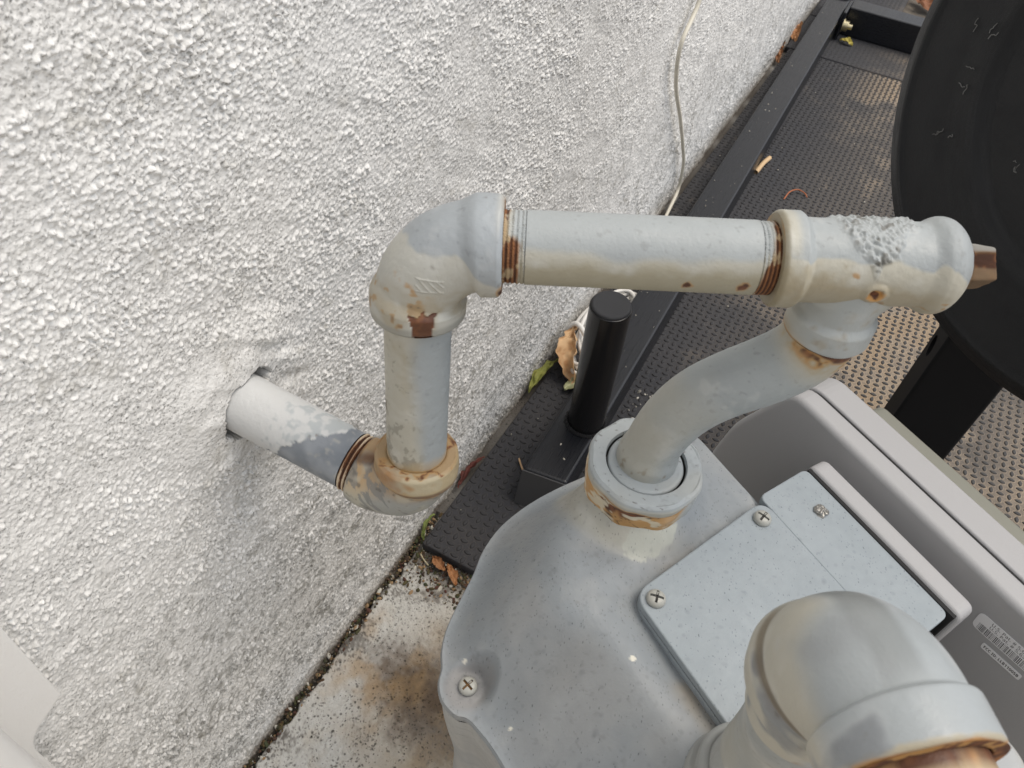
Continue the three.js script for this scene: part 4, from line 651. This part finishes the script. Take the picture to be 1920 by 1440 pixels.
  const outP = [[-0.0575, 0.379], [-0.0855, 0.3167], [-0.0925, 0.2767], [-0.094, 0.22], [-0.08, 0.13], [0.17, 0.13], [0.19, 0.22], [0.186, 0.29], [0.175, 0.335], [0.15, 0.379]];
  part('module_neck', ext(round([[-0.006, 0.255], [0.088, 0.255], [0.088, 0.350], [-0.006, 0.350]], 0.008), -0.1525, -0.136, 0.001), M.plastic, mod);
  part('module_back', ext(round(outP, 0.012), -0.1662, -0.150, 0.0042, 8), M.plastic, mod);
  const inP = outP.map(p => [p[0] * 0.985 + 0.0008, 0.25 + (p[1] - 0.25) * 0.985]);
  part('module_seam', ext(round(inP, 0.012), -0.168, -0.160, 0.0005, 1), M.gasket, mod);
  part('module_front', ext(round(outP.map(p => [p[0], p[1] - 0.0004]), 0.012), -0.187, -0.1671, 0.0016, 4), M.plastic, mod);
  part('module_window', ext(round([[-0.0305, 0.364], [-0.034, 0.34], [-0.034, 0.24], [0.125, 0.24], [0.125, 0.364]], 0.006), -0.212, -0.1868, 0.0022, 4), M.window, mod);
  part('window_frame', ext(round([[-0.0285, 0.3605], [-0.031, 0.34], [-0.031, 0.243], [0.122, 0.243], [0.122, 0.3605]], 0.006), -0.2055, -0.1872, 0.001, 2), mk([0.16, 0.155, 0.13], 0.7), mod);
  // stickers
  const sticker = (w, h, draw, x, y, rot, name, label) => {
    const cv = document.createElement('canvas'); cv.width = Math.round(w * 26000); cv.height = Math.round(h * 26000); const c = cv.getContext('2d'); c.fillStyle = '#e2e2e4'; c.fillRect(0, 0, cv.width, cv.height); draw(c, cv.width, cv.height);
    const tx = new THREE.CanvasTexture(cv); tx.colorSpace = THREE.SRGBColorSpace;
    const s = new THREE.Shape(), r = h * 0.28; s.moveTo(r, 0); s.lineTo(w - r, 0); s.quadraticCurveTo(w, 0, w, r); s.lineTo(w, h - r); s.quadraticCurveTo(w, h, w - r, h); s.lineTo(r, h); s.quadraticCurveTo(0, h, 0, h - r); s.lineTo(0, r); s.quadraticCurveTo(0, 0, r, 0);
    const g = new THREE.ExtrudeGeometry(s, { depth: 0.00025, bevelEnabled: false }); const uv = g.attributes.uv, p = g.attributes.position; for (let i = 0; i < p.count; i++) uv.setXY(i, p.getX(i) / w, p.getY(i) / h);
    const m = part(name, g, mk(null, 0.45, { map: tx }), mod); m.position.set(x, y, -0.1499); m.rotation.z = rot; m.userData.label = label; return m;
  };
  sticker(0.046, 0.0125, (c, W, H) => {
    c.fillStyle = '#222428'; const r = rng(8); let x = W * 0.06; while (x < W * 0.9) { const bw = W * (0.003 + 0.006 * Math.floor(r() * 3) / 2); c.fillRect(x, H * 0.54, bw, H * 0.42); x += bw + W * (0.004 + 0.007 * r()); }
    c.font = `${Math.round(H * 0.24)}px sans-serif`; c.fillText('U.S. Pat. # 5,617,084', W * 0.16, H * 0.24); c.fillText('U.S. Pat. # 5,631,554', W * 0.16, H * 0.47);
  }, 0.0970, 0.3460, 0.105, 'barcode_sticker', 'white barcode sticker with patent lines');
  sticker(0.0222, 0.0046, (c, W, H) => { c.fillStyle = '#101012'; c.font = `bold ${Math.round(H * 0.62)}px sans-serif`; c.fillText('FCC ID: LLB11005B', W * 0.05, H * 0.72, W * 0.9); }, 0.1076, 0.3384, 0.12, 'id_sticker', 'white sticker reading FCC ID');

  // outlet stub
  const st = (pr, n = 90) => { const g = new THREE.LatheGeometry(pr.map(p => new THREE.Vector2(...p)), n); return g; };
  const stub = st([[0.0, 0.33], [0.0225, 0.33], [0.0225, 0.362], [0.0215, 0.3675], [0.0195, 0.3685], [0.0195, 0.374], [0.0205, 0.3755], [0.0205, 0.3785], [0.0185, 0.3805], [0.0165, 0.381], [0.0165, 0.44]]);
  stub.translate(0.0955, 0, 0.026); { const c = new Float32Array(stub.attributes.position.count * 3); for (let i = 0; i < c.length; i += 3) { c[i] = 0.36; c[i + 1] = 0.37; c[i + 2] = 0.36; } stub.setAttribute('color', new THREE.BufferAttribute(c, 3)); }
  part('outlet_stub', stub, M.paint, t);
}
// ---------------------------------------------------------------- outlet elbow, close to the camera
{
  const OE = V(0.2978, 0.5250, -0.1300), dn = V(0.05, -1, -0.08).normalize(), md = V(0.6, 0.0, 0.8).normalize();
  const t = thing('pipe_elbow', 'large grey elbow in the bottom right corner, its open mouth rimmed with orange rust', 'pipe elbow', OE.clone());
  const c = OE, L = 0.0315, arcR = 0.0225, s = L - arcR, al = arcR * Math.PI / 2, tot = 2 * s + al + 0.02;
  const pts = tt => { const d = tt * tot - 0.02; if (d < s) return c.clone().addScaledVector(dn, L - d); if (d > s + al) return c.clone().addScaledVector(md, arcR + (d - s - al)); const ph = (d - s) / arcR; return c.clone().addScaledVector(dn, arcR).addScaledVector(md, arcR).addScaledVector(md, -arcR * Math.cos(ph)).addScaledVector(dn, -arcR * Math.sin(ph)); };
  const rB = 0.0205;
  const col = (x, y, z, nx, ny, nz, o) => {
    const m = mottle(x, y, z); const p = V(x, y, z).sub(OE), a = p.dot(md), d = p.dot(dn);
    o[0] = 0.325; o[1] = 0.352; o[2] = 0.365; mixc(o, [0.42, 0.44, 0.45], 0.5 * sstep(-0.2, 0.5, m.a + m.l)); mixc(o, [0.27, 0.285, 0.30], 0.5 * sstep(0.1, 0.7, m.l));
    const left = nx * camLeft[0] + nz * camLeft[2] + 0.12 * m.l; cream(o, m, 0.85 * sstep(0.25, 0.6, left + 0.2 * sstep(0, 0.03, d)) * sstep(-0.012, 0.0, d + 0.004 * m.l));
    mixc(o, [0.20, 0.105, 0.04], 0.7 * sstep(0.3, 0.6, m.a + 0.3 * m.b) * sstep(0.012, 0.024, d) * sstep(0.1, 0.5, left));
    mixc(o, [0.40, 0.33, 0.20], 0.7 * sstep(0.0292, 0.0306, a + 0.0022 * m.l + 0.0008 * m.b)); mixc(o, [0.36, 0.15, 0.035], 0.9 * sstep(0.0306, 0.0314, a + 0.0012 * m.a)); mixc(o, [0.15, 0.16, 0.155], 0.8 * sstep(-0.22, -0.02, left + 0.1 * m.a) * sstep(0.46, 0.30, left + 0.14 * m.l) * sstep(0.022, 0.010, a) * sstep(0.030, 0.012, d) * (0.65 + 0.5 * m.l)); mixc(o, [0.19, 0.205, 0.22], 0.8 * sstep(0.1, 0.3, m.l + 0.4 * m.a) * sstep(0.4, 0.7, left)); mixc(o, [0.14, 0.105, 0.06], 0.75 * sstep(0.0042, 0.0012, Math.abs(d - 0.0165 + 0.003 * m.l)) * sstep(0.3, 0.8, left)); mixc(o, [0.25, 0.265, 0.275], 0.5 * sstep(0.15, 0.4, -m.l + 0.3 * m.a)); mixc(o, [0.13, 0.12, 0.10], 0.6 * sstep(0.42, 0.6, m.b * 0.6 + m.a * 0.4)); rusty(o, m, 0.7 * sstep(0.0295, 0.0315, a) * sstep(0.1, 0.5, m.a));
  };
  const disp = (x, y, z) => 0.0006 * fbm(x * 36, y * 36, z * 36, 2);
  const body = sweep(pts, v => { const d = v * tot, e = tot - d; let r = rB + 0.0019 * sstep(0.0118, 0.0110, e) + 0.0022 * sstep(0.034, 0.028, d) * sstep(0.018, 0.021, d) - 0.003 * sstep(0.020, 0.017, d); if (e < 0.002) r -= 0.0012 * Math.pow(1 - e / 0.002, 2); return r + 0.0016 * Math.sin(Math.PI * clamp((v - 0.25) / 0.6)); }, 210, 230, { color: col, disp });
  const e1 = V(0, 1, 0).addScaledVector(md, -md.y).normalize(), e2 = md.clone().cross(e1), mc = c.clone().addScaledVector(md, L);
  const mouth = sheet(160, 30, (u, v, o) => { const a = u * 2 * Math.PI, r = v < 0.35 ? mix(rB + 0.0016, rB - 0.0025, v / 0.35) : rB - 0.0025 - 0.0008 * Math.sin(v * 60), dep = v < 0.35 ? 0 : -(v - 0.35) / 0.65 * 0.022; o[0] = mc.x + md.x * dep + (e1.x * Math.cos(a) + e2.x * Math.sin(a)) * r; o[1] = mc.y + md.y * dep + (e1.y * Math.cos(a) + e2.y * Math.sin(a)) * r; o[2] = mc.z + md.z * dep + (e1.z * Math.cos(a) + e2.z * Math.sin(a)) * r; }, { wrap: true, color: (x, y, z, nx, ny, nz, o) => { const m = mottle(x, y, z); o[0] = 0.42; o[1] = 0.22; o[2] = 0.065; rusty(o, m, 0.95 * sstep(-0.2, 0.15, m.a + 0.5 * m.b)); } });
  { const q0 = OE.clone().addScaledVector(dn, L - 0.008), q1 = V(0.3085, 0.398, -0.1485), cv = new THREE.CubicBezierCurve3(q0, q0.clone().addScaledVector(dn, 0.045), q1.clone().add(V(0, 0.045, 0)), q1);
    part('swivel_pipe', sweep(v => cv.getPoint(v), () => 0.0168, 110, 90, { color: (x, y, z, nx, ny, nz, o) => { const m = mottle(x, y, z); paintBase(o, m); cream(o, m, 0.6 * sstep(-0.2, 0.4, m.l)); } }), M.paint, t, OE); }
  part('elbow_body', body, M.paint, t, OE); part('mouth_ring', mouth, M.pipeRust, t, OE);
  const ns = mc.clone().addScaledVector(md, -0.012), ne = mc.clone().addScaledVector(md, 0.30);
  part('outlet_nipple', sweep(seg(ns, ne), () => 0.0176, 120, 90, { color: (x, y, z, nx, ny, nz, o) => { const m = mottle(x, y, z); paintBase(o, m); const a = V(x, y, z).sub(mc).dot(md); mixc(o, [0.55, 0.40, 0.2], 0.8 * sstep(0.012, 0.004, a + 0.004 * m.l)); rusty(o, m, 0.9 * sstep(0.005, 0.001, a + 0.003 * m.a)); } }), M.paint, t, OE);
}

{ // pale rounded fitting under and behind the mouth of the elbow
  const p = V(0.366, 0.436, -0.1615), t = thing('pipe_fitting', 'pale rounded pipe fitting half hidden behind the big elbow mouth, bottom right', 'pipe fitting', p);
  const pr = [[0, 0.0185], [0.006, 0.018], [0.012, 0.0155], [0.0165, 0.0115], [0.0192, 0.006], [0.0200, 0], [0.0200, -0.010], [0.0178, -0.013], [0.0165, -0.016]].map(q => new THREE.Vector2(...q)).reverse();
  const addC = g => { const a = g.attributes.position, c = new Float32Array(a.count * 3), o = [0, 0, 0]; for (let i = 0; i < a.count; i++) { const m = mottle(a.getX(i) + 0.4, a.getY(i), a.getZ(i)); o[0] = 0.44; o[1] = 0.455; o[2] = 0.46; mixc(o, K.cream, 0.4 * sstep(0, 0.5, m.l)); c[i * 3] = o[0]; c[i * 3 + 1] = o[1]; c[i * 3 + 2] = o[2]; } g.setAttribute('color', new THREE.BufferAttribute(c, 3)); return g; };
  part('dome', addC(new THREE.LatheGeometry(pr, 80)), M.paint, t);
  const leg = new THREE.CylinderGeometry(0.0165, 0.0165, 0.056, 60, 12); leg.translate(0, -0.0375, 0); part('riser', addC(leg), M.paint, t);
}

// ---------------------------------------------------------------- white cable on the wall with its coil
{
  const t = thing('cable', 'thin cream cable running down the white wall to a tied coil behind the short post', 'cable', V(0.02, 0.014, -0.72));
  const off = V(0.02, 0.014, -0.72);
  const wallPts = [[0.008, 0.52, -0.96], [0.008, 0.376, -0.95], [0.009, 0.3386, -0.9127], [0.008, 0.284, -0.936], [0.009, 0.205, -1.005], [0.009, 0.133, -1.068], [0.009, 0.075, -1.112], [0.010, 0.030, -1.118], [0.016, 0.018, -1.06], [0.026, 0.017, -0.96], [0.03, 0.018, -0.86], [0.022, 0.022, -0.80]].map(p => V(...p));
  part('cable_run', new THREE.TubeGeometry(new THREE.CatmullRomCurve3(wallPts), 260, 0.0027, 10), M.cable, t, off);
  const loops = [];
  for (let k = 0; k < 5; k++) {
    const y = 0.024 + 0.006 * k, dx = [0, 0.006, -0.004, 0.010, 0.003][k], sc = 1 - 0.05 * k, pts = [];
    for (let i = 0; i <= 30; i++) { const a = i / 30 * 2 * Math.PI; pts.push(V(0.047 + dx + 0.0335 * sc * Math.cos(a) * (1 + 0.1 * Math.cos(2 * a)), y + 0.004 * Math.sin(a + k), -0.735 + 0.088 * sc * Math.sin(a))); }
    loops.push(new THREE.TubeGeometry(new THREE.CatmullRomCurve3(pts, true), 120, 0.0027, 9, true));
  }
  part('coil', toGeo(loops), mk([0.74, 0.72, 0.68], 0.5), t, off);
  const tie = [[0.012, 0.016, -0.690], [0.010, 0.045, -0.695], [0.020, 0.060, -0.696], [0.035, 0.058, -0.688], [0.048, 0.050, -0.676], [0.054, 0.036, -0.668]].map(p => V(...p));
  part('cable_tie', new THREE.TubeGeometry(new THREE.CatmullRomCurve3(tie), 60, 0.0034, 9), mk([0.74, 0.72, 0.68], 0.5), t, off);
}

// ---------------------------------------------------------------- leaves and litter
function leafGeo(len, wid, curl, fold, seed) {
  return sheet(16, 34, (u, v, o) => { const s = u * 2 - 1, w = wid * Math.pow(Math.sin(Math.PI * Math.pow(v, 0.85)), 0.8) * (1 + 0.28 * vn(v * 14, Math.sign(s) * 3 + seed, 5)) + 0.0002; o[0] = s * w * Math.cos(fold * Math.abs(s)); o[1] = Math.abs(s) * w * Math.sin(fold) + curl * Math.sin(v * Math.PI) + 0.0030 * vn(v * 9 + seed, s * 2.5, seed) * wid / 0.008; o[2] = -v * len + len / 2 + 0.1 * wid * vn(v * 3, seed, 2); });
}
function leaf(name, label, geo, col, pos, rot, col2) {
  const g = geo.clone(), p = g.attributes.position, c = new Float32Array(p.count * 3), o = [0, 0, 0];
  for (let i = 0; i < p.count; i++) { const x = p.getX(i), y = p.getY(i), z = p.getZ(i); o[0] = col[0]; o[1] = col[1]; o[2] = col[2]; mixc(o, col2, 0.8 * sstep(0, 0.6, fbm(x * 200, y * 200, z * 120, 3))); if (Math.abs(x) < 0.0005) mixc(o, [col[0] * 1.5, col[1] * 1.5, col[2] * 1.4], 0.5); c[i * 3] = o[0]; c[i * 3 + 1] = o[1]; c[i * 3 + 2] = o[2]; }
  g.setAttribute('color', new THREE.BufferAttribute(c, 3));
  const m = new THREE.Mesh(g, M.leaf ??= mk(null, 0.75, { vertexColors: true, side: THREE.DoubleSide })); m.name = numbered(name); m.position.set(...pos); m.rotation.set(...rot); m.castShadow = m.receiveShadow = true; scene.add(m); return tag(m, label, name === 'twig' ? 'twig' : 'leaf');
}
const tanC = [0.60, 0.40, 0.22], tan2 = [0.36, 0.17, 0.06], grn = [0.20, 0.21, 0.045], grn2 = [0.30, 0.28, 0.07], brn = [0.30, 0.11, 0.035], brn2 = [0.17, 0.055, 0.02];
leaf('dry_leaf', 'curled tan dry leaf standing beside the cable coil, left of the short post', leafGeo(0.088, 0.018, 0.008, 0.95, 3), tanC, [0.034, 0.036, -0.668], [0.42, 0.42, 0.35], tan2);
leaf('green_leaf', 'yellow-green leaf lying between wall foot and rubber mat', leafGeo(0.066, 0.0085, 0.004, 0.5, 5), grn, [0.0135, 0.021, -0.628], [0.12, -0.12, 0.45], grn2);
leaf('green_leaf', 'pale green leaf half hidden behind the short post at the coil', leafGeo(0.05, 0.009, 0.003, 0.3, 6), [0.45, 0.46, 0.27], [0.053, 0.022, -0.645], [0.1, -0.3, 0.1], [0.5, 0.45, 0.25]);
leaf('dry_leaf', 'orange-brown dry leaf at the near edge of the rubber mat, left of its twin', leafGeo(0.022, 0.0055, 0.002, 0.7, 8), [0.30, 0.14, 0.06], [0.0385, 0.005, -0.3445], [0.05, 1.2, 0.2], brn);
leaf('dry_leaf', 'split orange-brown dry leaf under the near mat edge beside the meter', leafGeo(0.026, 0.0055, 0.002, 0.6, 9), [0.33, 0.155, 0.065], [0.0565, 0.005, -0.3405], [0.05, 0.9, -0.2], brn);
leaf('dry_leaf', 'dark red dry leaf squeezed between wall and mat behind the lower elbow', leafGeo(0.05, 0.006, 0.003, 0.8, 10), [0.10, 0.025, 0.018], [0.0105, 0.014, -0.456], [0.1, -0.1, 0.9], [0.16, 0.05, 0.03]);
leaf('dry_leaf', 'yellow curled leaf under the brass bolt of the far cross tube', leafGeo(0.034, 0.009, 0.004, 0.6, 12), [0.5, 0.42, 0.10], [0.117, 0.017, -1.958], [0.1, 1.35, 0.2], [0.42, 0.36, 0.09]);
leaf('dry_leaf', 'tan dry leaf at the wall foot beside the far end of the rail', leafGeo(0.08, 0.016, 0.006, 0.5, 13), [0.5, 0.25, 0.11], [0.010, 0.020, -1.93], [0.15, 0.1, 0.7], brn);
leaf('dry_leaf', 'brown dry leaf at the wall foot, nearer of the two by the far rail', leafGeo(0.09, 0.012, 0.005, 0.5, 14), [0.30, 0.14, 0.06], [0.006, 0.018, -1.80], [0.15, 0.15, 0.7], brn2);
leaf('dry_leaf', 'brown leaf on bare soil past the far mat edge', leafGeo(0.10, 0.03, 0.008, 0.3, 15), [0.22, 0.09, 0.04], [0.245, 0.012, -2.36], [0.1, 0.8, 0.1], brn2);
leaf('green_leaf', 'small fresh green weed leaf under the lower elbow at the mat corner', leafGeo(0.03, 0.004, 0.004, 0.4, 17), [0.16, 0.20, 0.05], [0.0085, 0.012, -0.372], [0.3, 0.15, 0.7], [0.3, 0.3, 0.1]);
function stick(name, label, pts, r, col) { const m = new THREE.Mesh(new THREE.TubeGeometry(new THREE.CatmullRomCurve3(pts.map(p => V(...p))), 40, r, 7), mk(col, 0.8)); m.name = numbered(name); m.castShadow = true; scene.add(m); return tag(m, label, name.replace('_', ' ')); }
stick('twig', 'short tan twig leaning at the grey rail end on the near mat', [[0.0475, 0.016, -0.500], [0.0535, 0.0165, -0.493], [0.061, 0.0165, -0.486]], 0.0011, [0.5, 0.33, 0.19]);
stick('twig', 'thin pale straw on the concrete before the near mat edge', [[0.016, 0.003, -0.345], [0.022, 0.004, -0.341], [0.030, 0.003, -0.338]], 0.0007, [0.5, 0.44, 0.3]);
stick('twig', 'curly reddish thread on the dusty mat just above the tee', [[0.166, 0.014, -1.226], [0.170, 0.018, -1.25], [0.180, 0.019, -1.262], [0.192, 0.017, -1.262], [0.199, 0.015, -1.255]], 0.0011, [0.42, 0.14, 0.06]);
stick('wood_chip', 'pale split wood chip at the right edge of the long rail', [[0.1015, 0.017, -1.275], [0.1045, 0.020, -1.305], [0.1085, 0.017, -1.338]], 0.0042, [0.60, 0.42, 0.24]);
{ // pale crumbs on the mat and the rail
  const r = rng(91), n = 260, im = new THREE.InstancedMesh(new THREE.IcosahedronGeometry(1, 0), mk([1, 1, 1], 0.9), n), mt = new THREE.Matrix4(), q = new THREE.Quaternion(), c = new THREE.Color();
  for (let i = 0; i < n; i++) {
    let x, y = 0.0135, z, s = 0.0005 + 0.0010 * Math.pow(r(), 2); const k = r();
    if (k < 0.25) { x = 0.125 + r() * 0.03; z = -0.60 - r() * 0.08; s *= 1.5; } else if (k < 0.5) { z = mix(-0.48, -2, r()); x = mix(0.0945, 0.0545, (z + 0.452) / -1.7) + (r() - 0.5) * 0.04; y = RY1 + 0.0002; s *= 0.8; } else { x = 0.02 + r() * 0.5; z = -0.4 - r() * 1.3; }
    q.setFromEuler(new THREE.Euler(r() * 6, r() * 6, r() * 6)); mt.compose(V(x, y, z), q, V(s * (1 + r()), s, s)); im.setMatrixAt(i, mt); const w = 0.25 + 0.4 * r(); im.setColorAt(i, c.setRGB(w, w * 0.93, w * 0.8));
  }
  im.name = 'grit'; tag(im, 'pale crumbs of grit scattered on the rubber mat and rail', 'grit', null, 'stuff'); im.castShadow = true; scene.add(im);
}

// ---------------------------------------------------------------- white downspout with wall strap, bottom left
{
  const off = V(0.03, 0, 0.03);
  const t = thing('downspout', 'white plastic downspout with a flat wall strap in the bottom left corner', 'downspout', off);
  const s = new THREE.Shape(); // in (z, y)
  const P = [[0.10, 0.47], [-0.0345, 0.47], [-0.0345, 0.333]];
  s.moveTo(...P[0]); s.lineTo(...P[1]); s.lineTo(...P[2]); s.lineTo(-0.0195, 0.3265); s.quadraticCurveTo(-0.0125, 0.3225, -0.0125, 0.308); s.lineTo(-0.0125, 0.02); s.lineTo(0.10, 0.02); s.closePath();
  const g = new THREE.ExtrudeGeometry(s, { depth: 0.010, bevelEnabled: true, bevelThickness: 0.0012, bevelSize: 0.0012, bevelOffset: -0.0012, bevelSegments: 3, curveSegments: 16 });
  g.rotateY(-Math.PI / 2); g.translate(0.0185, 0, 0); part('strap', g, M.white, t, off);
  const d = new RoundedBoxGeometry(0.05, 0.60, 0.080, 5, 0.008); d.translate(0.0445, 0.32, 0.032); part('pipe', d, M.white, t, off);
}

scene.traverse(o => { if (o.isMesh) { o.castShadow = true; o.receiveShadow = true; } });
renderer.render(scene, camera);
